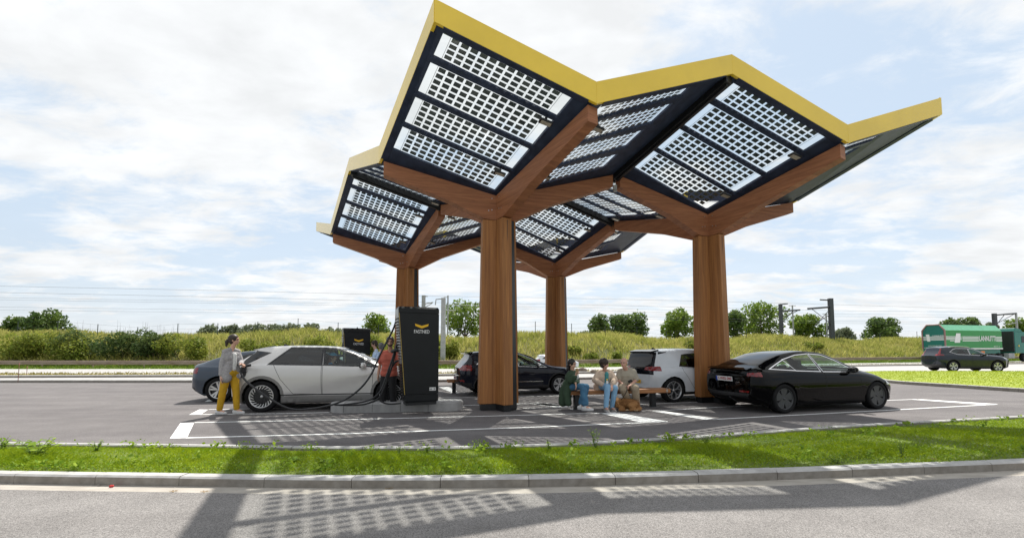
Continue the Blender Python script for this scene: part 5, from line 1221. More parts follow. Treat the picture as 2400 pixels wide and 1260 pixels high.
b = MB(); p.legs(b, .95, (.10, .075, .055)); blob(b, 'jeans', cloth('light_blue_denim', (.18, .36, .55), hue2=(.26, .44, .62)), p.t, .009, 4)
p.shoes(pmat('grey_trainer', (.42, .39, .35), .7, var=.1), M_WSOLE); face_bits(p.t, p.J['head'], p.M, p.hs); p.hair_cap(H_BRN, thick=.022, low=-.035)
bt = Vector((P7[0], P7[1], 0))+r(1423, 896, 9.70)
bo = tag(MB().lathe([(0, -.07), (.026, -.07), (.028, -.06), (.028, .02), (.014, .05), (.0, .05)], 14, 'Z').build('drink_bottle', pmat('white_bottle_plastic', (.7, .7, .7), .35, var=.03)), 'small white bottle with yellow cap held by the woman in beige', 'bottle'); bo.location = bt
MB().lathe([(0, .05), (.017, .05), (.017, .085), (0, .085)], 12, 'Z').build('cap', pmat('yellow_cap', (.8, .55, .02), .4, var=.03), bo)
# 8 bald man in khaki
P8 = (2.80, 10.30); r = lambda u, v, Y: rel(u, v, Y, P8)
p = seated('bald man in khaki polo shirt sitting with a dog lead in his hands', P8, (-.12, -1), r(1462, 850, 10.15), V(-.55, -.80, -.06), (r(1489, 910, 9.84), r(1459, 910, 9.86)), (r(1492, 948, 10.02), r(1476, 944, 10.1)), ((.1, -1, 0), (-.3, -1, 0)),
  (r(1491, 890, 10.22), r(1449, 890, 10.24)), (r(1478, 902, 9.96), r(1461, 902, 9.96)), ((V(-.8, -.5, -.25), V(0, -.1, -1), 1.0, -1), (V(.8, -.5, -.25), V(0, -.1, -1), 1.0, 1)), SK3, 1.0, .44, .03, 1.02)
b = MB(); p.torso(b, .020, 1.03); p.sleeve(b, .42, .012, (.068, .064, .05)); capsule(b, p.chest, p.chest+UP*.06, .075, .068)
blob(b, 'polo_shirt', cloth('khaki_grey', (.36, .325, .26)), p.t, .009, 4)
b = MB(); p.legs(b, .97, (.115, .092, .078)); blob(b, 'trousers', cloth('khaki_brown', (.33, .265, .19)), p.t, .009, 4)
p.shoes(pmat('brown_shoe', (.08, .05, .03), .6), M_TRIM); face_bits(p.t, p.J['head'], p.M, p.hs, (.3, .27, .24))
b = MB(); c = p.J['head']
for y in (-1, 1):
    for x in (-.02, -.05, -.08): b.ball(c+p.M @ V(x, y*(.074-.12*(abs(x)-.02)), .0), (.02, .010, .03), 8)
blob(b, 'hair', pmat('white_hair', (.45, .43, .41), .7, var=.1), p.t, .007, 2)
MB().box(p.pel+p.F*.14+UP*.12+p.Lt*.06, (.10, .03, .06), Matrix.Rotation(-.5, 3, 'Y')).build('belt_pouch', M_TRIM, p.t, bevel=.01)
lead = [r(1470, 903, 9.88)+Vector((P8[0], P8[1], 0)), at_depth(1468, 918, 9.80), at_depth(1460, 930, 9.80), at_depth(1456, 936, 9.82)]
tag(MB().tube(catmull(lead, 6), .007, 6).build('dog_lead', pmat('black_webbing', (.02, .02, .02), .8)), 'thin black lead hanging from the hands of the bald man to the dog', 'dog lead')
# dog lying under the bench edge
d0 = gp(1467, 961); dg = empty('dog', d0, .0); tag(dg, 'golden brown long haired dog lying on the asphalt at the feet of the sitters', 'dog')
b = MB(); limb(b, [(-.22, .02, .17), (-.08, .02, .155), (.10, .0, .145), (.20, .0, .13)], [.115, .13, .13, .125])        # trunk
limb(b, [(-.22, .02, .19), (-.26, .08, .27), (-.28, .12, .31)], [.10, .08, .075]); limb(b, [(-.28, .13, .33), (-.31, .22, .31), (-.32, .27, .30)], [.075, .05, .036])   # neck, head turned away
for sg in (-1, 1): capsule(b, (-.27+sg*.055, .12, .35), (-.275+sg*.075, .12, .27), .025, .02)       # ears
limb(b, [(.17, -.07, .15), (.06, -.13, .13), (.17, -.16, .045), (.05, -.17, .03)], [.105, .07, .04, .028]); limb(b, [(.18, .07, .13), (.08, .13, .10), (.16, .15, .04)], [.09, .06, .03])   # hind legs folded
limb(b, [(-.20, -.07, .13), (-.10, -.12, .07), (-.18, -.14, .03), (-.07, -.16, .026)], [.07, .045, .034, .028]); limb(b, [(-.22, .10, .12), (-.33, .13, .05), (-.30, .25, .03)], [.06, .04, .028])
limb(b, [(.25, .0, .10), (.31, -.07, .055), (.26, -.15, .04), (.17, -.20, .035)], [.05, .045, .045, .03])    # tail swept round
M_FUR = pmat('golden_fur', (.20, .085, .022), .8, var=.3, scale=6, hue2=(.34, .165, .055), bump=.9, bscale=45, stretch=(.6, 1, 1))
blob(b, 'body', M_FUR, dg, .009, 3)
b = MB(); b.ball((-.02, -.165, .03), (.05, .025, .022), 8); b.ball((.18, -.20, .03), (.055, .03, .025), 8); b.build('pale_feathering', pmat('cream_fur', (.42, .29, .17), .9, var=.2, bump=.6), dg)
b = MB(); n = 400; V_ = []; F_ = []
for k in range(n):       # fur tufts along the back and flanks
    x = random.uniform(-.28, .28); a = random.uniform(-.3, pi-.2); q = V(x, -.125*cos(a)+.0, .145+.115*sin(a)); t_ = V(random.uniform(.4, 1), -.5*cos(a), -.35+.2*sin(a)).normalized(); s_ = V(-t_.y, t_.x, .3).normalized()*.008
    b.add([q-s_, q+s_, q+t_*random.uniform(.03, .055)+V(0, -.01*cos(a), .008)], [(0, 1, 2)])
b.build('coat_tufts', M_FUR, dg, recalc=False)
MB().tube([(-.255+.085*cos(a)*.9, .085+.06*cos(a)*.3+.03*sin(a), .265+.075*sin(a)) for a in np.linspace(0, 2*pi, 17)], .008, 6).build('collar', M_TRIM, dg)
# ------------------------------------------------------------------ bank, vegetation, railway, lorry
def leafmat(name, c1, c2, trans=.35, scale=.9):
    m = bpy.data.materials.new(name); m.use_nodes = True; nt = m.node_tree; N = nt.nodes; L = nt.links; b = N['Principled BSDF']; b.inputs['Roughness'].default_value = .6; b.inputs['Specular IOR Level'].default_value = .25
    g = N.new('ShaderNodeNewGeometry'); t = N.new('ShaderNodeTexNoise'); t.inputs['Scale'].default_value = scale; t.inputs['Detail'].default_value = 3; L.new(g.outputs['Position'], t.inputs['Vector'])
    w = N.new('ShaderNodeTexWhiteNoise'); L.new(g.outputs['Random Per Island'], w.inputs['Vector']) if 0 else None
    ad = N.new('ShaderNodeMath'); ad.operation = 'MULTIPLY_ADD'; L.new(g.outputs['Random Per Island'], ad.inputs[0]); ad.inputs[1].default_value = .5; L.new(t.outputs['Fac'], ad.inputs[2])
    r = N.new('ShaderNodeMapRange'); L.new(ad.outputs[0], r.inputs[0]); r.inputs[1].default_value = .45; r.inputs[2].default_value = 1.05
    mx = N.new('ShaderNodeMix'); mx.data_type = 'RGBA'; L.new(r.outputs[0], mx.inputs[0]); mx.inputs[6].default_value = (*c1, 1); mx.inputs[7].default_value = (*c2, 1)
    L.new(mx.outputs[2], b.inputs['Base Color'])
    if trans:
        tl = N.new('ShaderNodeBsdfTranslucent'); L.new(mx.outputs[2], tl.inputs[0]); ms = N.new('ShaderNodeMixShader'); ms.inputs[0].default_value = trans
        L.new(b.outputs[0], ms.inputs[1]); L.new(tl.outputs[0], ms.inputs[2]); L.new(ms.outputs[0], N['Material Output'].inputs[0])
    return m
M_LAWN = leafmat('lawn_blades', (.17, .27, .008), (.36, .44, .02), .5, 2.2)
M_TALL = leafmat('tall_bank_grass', (.24, .28, .045), (.50, .46, .15), .5, .35)
M_BUSH = leafmat('bramble_leaves', (.045, .09, .025), (.13, .175, .05), .4, .5)
M_BUSHY = leafmat('yellow_green_scrub', (.13, .19, .025), (.32, .34, .06), .45, .5)
M_TREE = leafmat('oak_leaves', (.06, .115, .03), (.16, .23, .05), .42, .5)
M_TREEB = leafmat('bright_maple_leaves', (.09, .17, .02), (.24, .32, .05), .45, .5)
M_TREED = leafmat('hazed_far_leaves', (.13, .165, .095), (.22, .25, .15), .4, .3)  # distance haze is mixed into this leaf colour, paler and greyer
M_WEED = leafmat('weed_leaves', (.14, .26, .02), (.34, .45, .04), .45, 6)
M_BARK = pmat('brown_bark', (.07, .05, .035), .9, hue2=(.12, .09, .07), scale=3, stretch=(3, 3, .6))
def leaves(C, N_, size, rng, flat=.0):
    """quads of leaf clumps at centres C with outward normals N_"""
    n = len(C); a = rng.normal(size=(n, 3)); nn = N_*.8+rng.normal(size=(n, 3))*.8; nn /= np.linalg.norm(nn, axis=1, keepdims=True)+1e-9
    t = np.cross(nn, a); t /= np.linalg.norm(t, axis=1, keepdims=True)+1e-9; b = np.cross(nn, t); s = (size*rng.uniform(.6, 1.4, (n, 1)))
    V = np.stack([C-t*s*.5, C+b*s*.32, C+t*s*.5, C-b*s*.32], 1).reshape(-1, 3); return V, np.arange(4*n).reshape(-1, 4)
def crown_points(n, lobes, rng, inner=.55):
    w = np.array([l[3]**2 for l in lobes]); w /= w.sum(); k = rng.choice(len(lobes), n, p=w); L = np.array([l[:3] for l in lobes])[k]; R = np.array([l[3] for l in lobes])[k]; Z = np.array([l[4] if len(l) > 4 else 1. for l in lobes])[k]
    d = rng.normal(size=(n, 3)); d /= np.linalg.norm(d, axis=1, keepdims=True); r = (inner+(1-inner)*rng.uniform(0, 1, n)**.5)*R; r *= 1+.12*np.sin(d[:, 0]*7+k)+.12*np.sin(d[:, 2]*9+d[:, 1]*5)
    P = d*r[:, None]; P[:, 2] *= Z; return L+P, d
def tree(name, label, loc, height, width, m, seed, n=2600, leaf=.30, cb=.22, group=None, nl=22, trunk=True, cat='tree'):
    rng = np.random.default_rng(seed); t = empty(name, loc); tag(t, label, cat, group)
    z0 = height*cb; ch = height-z0; lobes = []
    for k in range(nl):
        f = (k+.5)/nl; z = z0+ch*(.12+.80*f); rr = width/2*sqrt(max(.1, 1-((f-.42)/.62)**2)); a = k*2.4+rng.uniform(0, 1); q = rr*rng.uniform(.35, .92)
        R = min(width, ch)*rng.uniform(.11, .28); lobes.append((q*cos(a), q*sin(a), z, R, .85))
    lobes.append((0, 0, z0+ch*.5, min(width, ch)*.3, 1.1))
    C, d = crown_points(n, lobes, rng, .5); V_, F_ = leaves(C, d, leaf, rng)
    np_mesh('crown', V_, F_, m, parent=t)
    if trunk:
        b = MB(); r = height*.022; b.tube([(0, 0, -.6), (0, 0, z0*.5), (.03, .02, z0), (.0, .05, z0+ch*.6)], [r*1.4, r, r*.8, r*.25], 8)
        for l in lobes[::2]: b.tube([(0, 0, z0*.8), (l[0]*.5, l[1]*.5, (z0+l[2])*.5), (l[0], l[1], l[2])], [r*.5, r*.3, r*.1], 6)
        b.build('trunk', M_BARK, t)
    return t
# bank behind the guard rail
BT = {0: .0, 1.6: .1, 4: .95, 7: 2.0, 10: 2.65, 14: 2.85, 30: 2.6, 90: 2.2, 400: 1.0}
def bank_h(off): return pch(sorted(BT.items()), off)
def gy(x): return interp(XS, GR, x)
xs = np.arange(-90, 141, 2.); os_ = [1.2, 2.5, 4, 5.5, 7, 8.5, 10, 12, 14, 20, 30, 60, 120, 300]; rng = np.random.default_rng(3)
Vb = []
def bank_z(x, o): return bank_h(o)*(1+.10*sin(x*.21)+.06*sin(x*.53+1))+.08*sin(x*1.3+o)
for x in xs:
    for o in os_: Vb.append((x, gy(x)+o, bank_z(x, o)))
n = len(os_); Fb = [(i*n+j, (i+1)*n+j, (i+1)*n+j+1, i*n+j+1) for i in range(len(xs)-1) for j in range(n-1)]
M_BANK = pmat('overgrown_bank_soil', (.07, .075, .02), .95, hue2=(.15, .14, .05), scale=.4)
tag(np_mesh('embankment', np.array(Vb), np.array(Fb), M_BANK, smooth=True), kind='structure')
# rough tall grass on the bank: blades in tufts
def blades(base, h, w, lean, rng):
    n = len(base); a = rng.uniform(0, 2*pi, n); t = np.stack([np.cos(a), np.sin(a), np.zeros(n)], 1); l = rng.normal(size=(n, 3))*lean*h[:, None]; l[:, 2] = h
    V_ = np.stack([base-t*w[:, None], base+t*w[:, None], base+l*.55+t*w[:, None]*.7+np.array([0, 0, 0]), base+l*np.array([1.35, 1.35, 1])], 1).reshape(-1, 3)
    i = np.arange(n)*4; F_ = np.concatenate([np.stack([i, i+1, i+2], 1), np.stack([i, i+2, i+3], 1)]); return V_, F_
n = 80000; x = rng.uniform(-60, 85, n); o = 1.6+rng.uniform(0, 1, n)**.9*13; gyx = np.interp(x, XS, GR); z = np.array([bank_z(a, b) for a, b in zip(x, o)])
dens = np.sin(x*.9+o*.7)+np.sin(x*.37-o*1.3)+np.sin(x*2.3)*.5
h = rng.uniform(.3, .75, n)*(1+.22*dens*.5); base = np.stack([x, gyx+o, z-.05], 1)
Vg, Fg = blades(base, np.maximum(h, .15), rng.uniform(.02, .05, n), .28, rng)
tag(np_mesh('bank_tall_grass', Vg, Fg, M_TALL), 'tall yellow green grass and herbs covering the bank behind the guard rail', 'tall grass', kind='stuff')
# verge grass in front of the rail
n = 26000; x = rng.uniform(-50, 75, n); f = rng.uniform(0, 1, n); y0 = np.interp(x, XS, HB)+.1; y1 = np.interp(x, XS, GR)+2.6; base = np.stack([x, y0+(y1-y0)*f, .0+.12*f], 1)
Vg, Fg = blades(base, rng.uniform(.08, .22, n), rng.uniform(.02, .04, n), .3, rng)
tag(np_mesh('verge_grass', Vg, Fg, leafmat('fresh_verge_grass', (.09, .16, .015), (.18, .25, .03), .4, .5)), 'fresh green grass on the verge under the guard rail', 'grass', kind='stuff')
n = 9000; x = rng.uniform(-40, 60, n); f = rng.uniform(.1, 1, n); y0 = np.interp(x, XS, K2)+.25; y1 = np.interp(x, XS, K2b); base = np.stack([x, y0+(y1-y0)*f, np.full(n, .06)], 1)
Vg, Fg = blades(base, rng.uniform(.05, .16, n), rng.uniform(.015, .03, n), .4, rng)
tag(np_mesh('median_grass', Vg, Fg, leafmat('dry_median_blades', (.17, .16, .03), (.32, .27, .08), .35, .6)), 'short dry grass on the median between the two lanes', 'grass', kind='stuff')
# bushes on the bank at the left and a few darker ones elsewhere
def bush(label, u, v, wpx, hpx, off, m, seed, n=2800, leaf=.20):
    X = 0.; 
    for _ in range(12): Y = gy(X)+off; X = (u-1200)/FPX*Y*1.002
    zc = bank_z(X, off); top = at_depth(u, v-5, Y).z; w = wpx/FPX*Y*1.1; H = max(.8, top-zc+.3); rg = np.random.default_rng(seed)
    t = empty('bush', (X, Y, zc-.3)); tag(t, label, 'bush', 'bushes on the bank'); lobes = []
    for k in range(12): lobes.append((rg.uniform(-.5, .5)*w*.8, rg.uniform(-.5, .5)*1.6, H*rg.uniform(.25, .74), min(w, H)*rg.uniform(.2, .34), .9))
    C, d = crown_points(n, lobes, rg, .6); V_, F_ = leaves(C, d, leaf, rg); np_mesh('foliage', V_, F_, m, parent=t)
    b = MB()
    for k in range(5): l = lobes[k]; b.tube([(l[0]*.3, l[1]*.3, 0), (l[0]*.8, l[1]*.8, l[2]*.6), l[:3]], [.04, .025, .01], 5)
    for k in range(26):      # thin dry stalks poking out of the top
        q = lobes[k % 12]; x_, y_ = q[0]+rg.uniform(-.4, .4), q[1]+rg.uniform(-.3, .3); b.tube([(x_, y_, q[2]), (x_+rg.uniform(-.12, .12), y_, q[2]+q[3]*.9+rg.uniform(.25, .9))], [.012, .004], 4)
    b.build('stem', M_BARK, t); return t
for i, a in enumerate((('yellow green bush at the far left edge of the bank', 25, 782, 120, 60, 3.0, M_BUSHY), ('rounded yellow green bush right of the far left bush', 105, 776, 100, 62, 3.5, M_BUSHY), ('olive bush between the yellow green scrub and the dark brambles', 165, 790, 70, 50, 2.6, M_BUSHY),
    ('broad dark bramble bush behind the guard rail on the left', 225, 773, 130, 70, 3.4, M_BUSH), ('tall dark bramble bush with dry stalks in the middle of the left bank', 305, 769, 120, 74, 3.6, M_BUSH), ('dark green bush on the bank left of the slate blue saloon', 375, 776, 110, 66, 3.4, M_BUSH), ('pale olive bush left of the standing woman', 440, 786, 100, 54, 3.2, M_BUSHY),
    ('light green scrub behind the silver hatchback roof', 640, 795, 120, 46, 4.0, M_BUSHY), ('yellow green scrub between the two chargers', 880, 784, 90, 56, 4.4, M_BUSHY), ('bright scrub left of the farther charger', 740, 788, 100, 52, 4.2, M_BUSHY), ('small green bush right of the back timber column', 1340, 812, 40, 30, 4.0, M_BUSHY), ('low bramble patch behind the sitting people', 1415, 826, 110, 24, 2.4, M_BUSHY),
    ('small bush on the bank above the black saloon roof', 1905, 806, 40, 24, 5.0, M_BUSHY), ('tiny round bush above the white hatchback roof', 1618, 800, 22, 20, 6.0, M_BUSHY), ('green bush on the bank left of the grey lighting mast', 1050, 800, 60, 40, 4.0, M_BUSHY))):
    bush(*a, seed=100+i)
# trees beyond the bank
def far_tree(label, u, vtop, wpx, m, seed, off=24, kind='broadleaf_tree', hb=.22, n=2600, leaf=None):
    X = 0.
    for _ in range(12): Y = gy(X)+off; X = (u-1200)/FPX*Y*1.002
    zb = bank_h(off)-.4; top = at_depth(u, vtop, Y).z; w = wpx/FPX*Y
    return tree(kind, label, (X, Y, zb), top-zb+.2, w, m, seed, n, leaf or max(.26, .006*Y), hb, 'trees beyond the bank')
TR = (('small dark tree at the far left edge of the sky line', 8, 766, 40, M_TREE), ('rounded tree second from the left edge', 40, 748, 52, M_TREE), ('broad dark oak crown above the left end of the bank', 103, 733, 105, M_TREE),
  ('low windblown shrub tree at the left end of the far row', 492, 764, 50, M_TREED), ('windblown far tree above the standing woman', 540, 764, 66, M_TREED), ('windblown far tree right of the standing woman', 590, 763, 62, M_TREED), ('windblown far tree above the silver car rear', 640, 762, 60, M_TREED), ('round far tree in the windblown row above the silver roof', 690, 761, 52, M_TREED), ('last round tree of the windblown far row', 727, 758, 50, M_TREED), ('low grey green tree left of the farther charger', 780, 770, 60, M_TREED),
  ('light green tree between the two charging cabinets', 884, 739, 70, M_TREEB), ('tall bright green tree right of the near charger', 1090, 710, 112, M_TREEB), ('dull low tree left of the dark clump', 1372, 777, 46, M_TREED),
  ('dark tree forming the left part of the clump above the bench', 1408, 741, 56, M_TREE), ('dark tree in the middle of the clump above the bench', 1450, 739, 58, M_TREE), ('dark tree forming the right part of the clump above the bench', 1490, 736, 56, M_TREE), ('bright green tree left of the right timber column', 1588, 728, 84, M_TREEB),
  ('narrow dark tree directly right of the right timber column', 1722, 731, 46, M_TREE), ('tall broad tree left of the railway masts', 1784, 713, 98, M_TREEB), ('loose green tree between the two railway masts', 1890, 741, 84, M_TREEB), ('small round dull tree right of the tall railway mast', 1976, 771, 44, M_TREED), ('dark spreading tree standing alone left of the lorry', 2068, 746, 94, M_TREE),
  ('dark tree top showing over the left end of the lorry', 2228, 752, 44, M_TREE), ('dark tree top showing over the middle of the lorry', 2268, 745, 48, M_TREE), ('thin tree over the right end of the trailer', 2318, 757, 40, M_TREED), ('light tree behind the lorry cab', 2385, 752, 50, M_TREEB))
for i, (lab, u, v, w, m) in enumerate(TR): far_tree(lab, u, v, w, m, 300+i, off=70 if m is M_TREED else 30, n=3200 if w > 80 else 2000, hb=.12 if m is M_TREED else .2)
# guard rail
M_RUST = pmat('weathered_brown_rail', (.26, .185, .14), .7, hue2=(.40, .32, .27), scale=1.2, stretch=(.6, 1, 4))
gr = empty('guard_rail', (0, 34, 0)); tag(gr, 'long rusty brown guard rail running along the highway verge', 'guard rail')
gp_ = [p for p in line(GR, 0, 1.) if -70 < p.x < 90]; O = Vector((0, 34, 0)); b = MB()
prof = [(0, .27), (-.05, .31), (-.05, .38), (0, .42), (-.05, .46), (-.05, .54), (0, .58)]; k = len(prof); vs = [p-O+Vector((0, y, z)) for p in gp_ for y, z in prof]
b.add(vs, [(i*k+j, (i+1)*k+j, (i+1)*k+j+1, i*k+j+1) for i in range(len(gp_)-1) for j in range(k-1)]); b.add([p-O+Vector((0, y, z)) for p in gp_ for y, z in ((-.05, .582), (.08, .59))], [(2*i, 2*i+2, 2*i+3, 2*i+1) for i in range(len(gp_)-1)])
b.build('rail', M_RUST, gr, recalc=False)
for p in gp_[::4]: MB().box(p-O+Vector((0, .06, .18)), (.08, .06, .62)).build('rail_post', M_RUST, gr)
# fence posts on the bank
fe = empty('wire_fence', (0, 45, 2.6)); tag(fe, 'wire fence with thin dark posts along the top of the bank', 'fence'); O = Vector((0, 45, 2.6)); M_POST = pmat('dark_fence_post', (.03, .045, .04), .6)
tops = []
for x in np.arange(-52, 84, 4.2):
    q = Vector((x, gy(x)+11, bank_z(x, 11))); b = MB(); b.tube([q-O-UP*.3, q-O+UP*1.55], .035, 6)
    if abs((x+52) % 25.2) < .1:
        for sg in (-1, 1): b.tube([q-O+UP*1.0, q-O+Vector((sg*1.2, 0, 0))], .025, 5)
    b.build('fence_post', M_POST, fe); tops.append(q-O)
for h in (.5, 1.0, 1.5): MB().tube([t+UP*h for t in tops], .006, 4).build('fence_wire', M_POST, fe)
# railway masts and overhead lines
M_MAST = pmat('dark_mast_steel', (.07, .075, .085), .6, .3, var=.2); M_GALV = pmat('galvanised_mast', (.33, .34, .35), .6, .3, hue2=(.42, .43, .44), scale=2)
def mast(label, u, vtop, Y, w, arms, m=M_MAST, zb=2.2):
    p = at_depth(u, vtop, Y); t = empty('railway_mast', (p.x, p.y, zb)); tag(t, label, 'railway mast', 'railway masts beyond the bank'); H = p.z-zb
    MB().box((0, 0, H/2-.5), (w, w*.9, H+1.0)).build('mast', m, t)
    for (du, v1, v2, r) in arms:
        q = at_depth(u+du, v2, Y); z1 = at_depth(u, v1, Y).z-zb
        b = MB(); b.tube([(0, 0, z1), (q.x-p.x, 0, q.z-zb)], r, 6); b.build('cantilever', m, t)
    return t
RY = 62
mast('tall dark railway mast with a bracket reaching left', 1946, 699, RY, .55, [(-24, 703, 702, .10), (-53, 719, 723, .14), (-45, 760, 722, .05), (-38, 722, 765, .05), (-12, 745, 790, .05), (-26, 735, 752, .06)])
mast('dark railway mast with a bracket reaching right', 1829, 712, RY, .40, [(17, 713, 711, .09), (46, 729, 726, .12), (30, 758, 728, .05), (40, 745, 728, .05), (12, 761, 763, .06)])
mast('thin grey railway mast beside the dark mast', 1857, 715, RY+6, .16, [(-8, 716, 716, .05), (8, 716, 716, .05)], M_GALV)
mast('thin grey railway mast left of the tall dark mast', 1936, 734, RY+6, .16, [(-8, 735, 735, .05), (8, 735, 735, .05)], M_GALV)
mast('dark railway mast with portal bracket behind the lorry', 2330, 734, RY+4, .45, [(52, 738, 734, .12), (24, 765, 737, .05), (46, 760, 736, .05), (-2, 755, 756, .05)])
mast('grey railway mast behind the lorry cab', 2381, 733, RY+4, .2, [(-20, 756, 760, .05), (14, 745, 757, .05)], M_GALV)
mast('pale railway mast top behind the near charger', 993, 692, RY-6, .45, [(22, 712, 708, .08), (20, 722, 710, .05), (10, 694, 694, .06)], M_GALV)
mast('thin grey mast with insulator arms right of the lighting mast', 1050, 692, RY-4, .18, [(-10, 696, 696, .05), (-14, 714, 716, .05), (18, 728, 727, .07), (80, 714, 716, .03)], M_GALV)
lm = empty('lighting_mast', (*gp(1038, 848).xy, 0)); tag(lm, 'tall square grey mast with a short arm standing at the guard rail', 'mast'); Y = lm.location.y+3; lm.location = at_depth(1038, 846, 36).xy.to_3d(); Yl = 36; zt = at_depth(1038, 698, Yl).z
b = MB(); r0, r1 = .19, .17; b.hexa([Vector((x*(r0 if z == 0 else r1), y*(r0 if z == 0 else r1), z if z == 0 else zt)) for x in (-1, 1) for y in (-1, 1) for z in (0, 1)]); b.build('mast', M_GALV, lm)
MB().tube([(0, 0, zt-.05), (-.65, 0, zt-.12), (-.7, 0, zt-.6)], .05, 6).build('arm', M_GALV, lm)
M_WIRE = pmat('overhead_wire', (.10, .11, .12), .5, var=0)
WR = ((670, 693, 713, 742), (685, 708, 727, 746), (697, 715, 735, 752), (702, 719, 741, 757), (719, 733, 752, 768), (726, 738, 757, 772), (672, 694, 716, 740))
for i, (v0, v1, v2, v3) in enumerate(WR[:6]):
    P = [at_depth(-160, v0-4, 48), at_depth(0, v0, 50), at_depth(600, (v0+v1)/2+1, 53), at_depth(1000, v1, 56), at_depth(1400, (v1+v2)/2-3, 58), at_depth(1946, v2, 62), at_depth(2400, v3-14, 68), at_depth(2560, v3-10, 70)]
    o = MB().tube(catmull(P, 10), .014 if i < 2 else .010, 5).build('overhead_wire', M_WIRE)
    tag(o, ('top', 'second', 'third', 'fourth', 'fifth', 'lowest')[i]+' overhead railway wire crossing the sky above the bank', 'overhead wire', 'overhead railway wires')
# lorry
M_LGRN = pmat('lorry_green', (.012, .24, .05), .4, var=.05, scale=1); M_LTEAL = pmat('lorry_dark_green', (.008, .155, .125), .4, var=.05, scale=1); M_LTARP = pmat('pale_green_tarpaulin', (.18, .52, .32), .55, var=.08, scale=1.5); M_LWHT = pmat('lorry_white', (.75, .76, .76), .5, var=.03)
ch_ = .22; c0 = at_depth(2219, 846, 49.0); lo = empty('lorry', (c0.x, c0.y, 0), ch_); lo.scale = (.88, .9, 1); tag(lo, 'green tipper lorry with white lettering passing on the highway', 'lorry')
ZB, ZS, ZT, LW, LL = 1.55, 3.75, 4.42, 2.5, 10.4      # body floor, shoulder, roof
def sec(x): return [Vector((x, y, z)) for y, z in ((0, ZB), (0, ZS), (.55, ZT), (LW-.55, ZT), (LW, ZS), (LW, ZB))]
b = MB(); A, B_ = sec(0), sec(LL)
b.add([A[0], A[1], B_[1], B_[0]], [(0, 1, 2, 3)], 0); b.add([A[4], A[5], B_[5], B_[4]], [(0, 1, 2, 3)], 0); b.add([A[0], A[5], B_[5], B_[0]], [(0, 1, 2, 3)], 0); b.add(B_, [tuple(range(6))], 0)
b.build('trailer_body', M_LGRN, lo); b = MB(); b.add([A[1], A[2], B_[2], B_[1]], [(0, 1, 2, 3)]); b.add([A[2], A[3], B_[3], B_[2]], [(0, 1, 2, 3)]); b.add([A[3], A[4], B_[4], B_[3]], [(0, 1, 2, 3)]); b.build('tarpaulin', M_LTARP, lo)
b = MB(); b.add([p+Vector((-.02, 0, 0)) for p in [Vector((0, 0, .55)), A[1], A[2], A[3], A[4], Vector((0, LW, .55))]], [tuple(range(6))]); td = b.build('tail_door', M_LTEAL, lo)
b = MB(); q = [Vector((0, 0, ZB)), A[1], A[2], A[3], A[4], Vector((0, LW, ZB))]; b.tube([p+Vector((-.05, 0, 0)) for p in q], .09, 6); b.build('door_frame', pmat('red_grey_frame', (.28, .16, .15), .5, var=.1), lo)
MB().box((LL/2, -.02, ZB+.06), (LL, .06, .14)).build('side_rail', M_LWHT, lo); MB().box((LL/2, LW/2, ZB-.28), (LL, LW-.5, .5)).build('chassis', M_LTEAL, lo)
s_ = MB()
for k in range(4): z = 2.52+k*.16; s_.box((1.55-.1, -.012, z), (2.9 if k else 1.3, .01, .085)).box((4.55, -.012, z), (3.0, .01, .085)).box((9.85, -.012, z), (1.1, .01, .085))
sb = MB(); sb.prism([(1.55, -.02, 2.3), (2.55, -.02, 2.3), (2.72, -.02, 3.4), (1.95, -.02, 3.4)], (0, -.01, 0)); s_.build('side_stripes', M_LWHT, lo); sb.build('side_emblem', M_LWHT, lo)
vs, fs = text_mb('LANNUTTI', 1.0, .01, True); k = 3.1/(max(v.x for v in vs)-min(v.x for v in vs)); b = MB(); b.add([(7.65+v.x*k, -.03-v.z, 2.78+v.y*.85) for v in vs], fs); b.build('company_lettering', M_LWHT, lo)
vs, fs = text_mb('MERCANTE  122', .16, .006); b = MB(); b.add([(9.3+v.x, -.02-v.z, 1.85+v.y) for v in vs], fs); b.build('small_lettering', M_LWHT, lo)
b = MB()
for k in range(4): z = 2.62+k*.13; b.box((-.035, 1.25, z), (.01, 2.4, .07))
b.prism([(-.045, 1.62, 2.45), (-.045, 1.05+.9, 2.45), (-.045, 2.1, 3.3), (-.045, 1.7, 3.3)], (-.01, 0, 0)); b.build('door_stripes', M_LWHT, lo)
for txt, sz, z, y in (('LANNUTTI', .26, 3.1, .75), ('www.lannutti.com', .2, 1.95, 1.15), ('LOGISTICS & TRANSPORT', .2, 1.68, 1.2)):
    vs, fs = text_mb(txt, sz, .006); b = MB(); b.add([(-.04-v.z, y-v.x, z+v.y) for v in vs], fs); b.build('door_lettering', M_LWHT, lo)
for y in (.25, LW-.25): MB().box((-.05, y, .9), (.05, .16, .5)).build('rear_lamp', pmat('orange_reflector', (.7, .2, .02), .4), lo)
MB().box((6.6, -.03, 1.2), (.7, .03, .22)).build('side_marker', pmat('orange_reflector', (.7, .2, .02), .4), lo)
def lw(x, y): w_ = MB().lathe([(0, -.17), (.34, -.17), (.52, -.15), (.54, 0), (.52, .15), (.34, .17), (.30, .06), (0, .06)], 24, 'Y').build('wheel', M_TYRE, lo); w_.location = (x, y, .54); MB().lathe([(.0, -.10), (.16, -.13), (.30, -.165), (.33, -.175)], 20, 'Y').build('rim', M_GALV, w_)
for x in (1.8, 3.1, 4.4): lw(x, .2); lw(x, LW-.2)
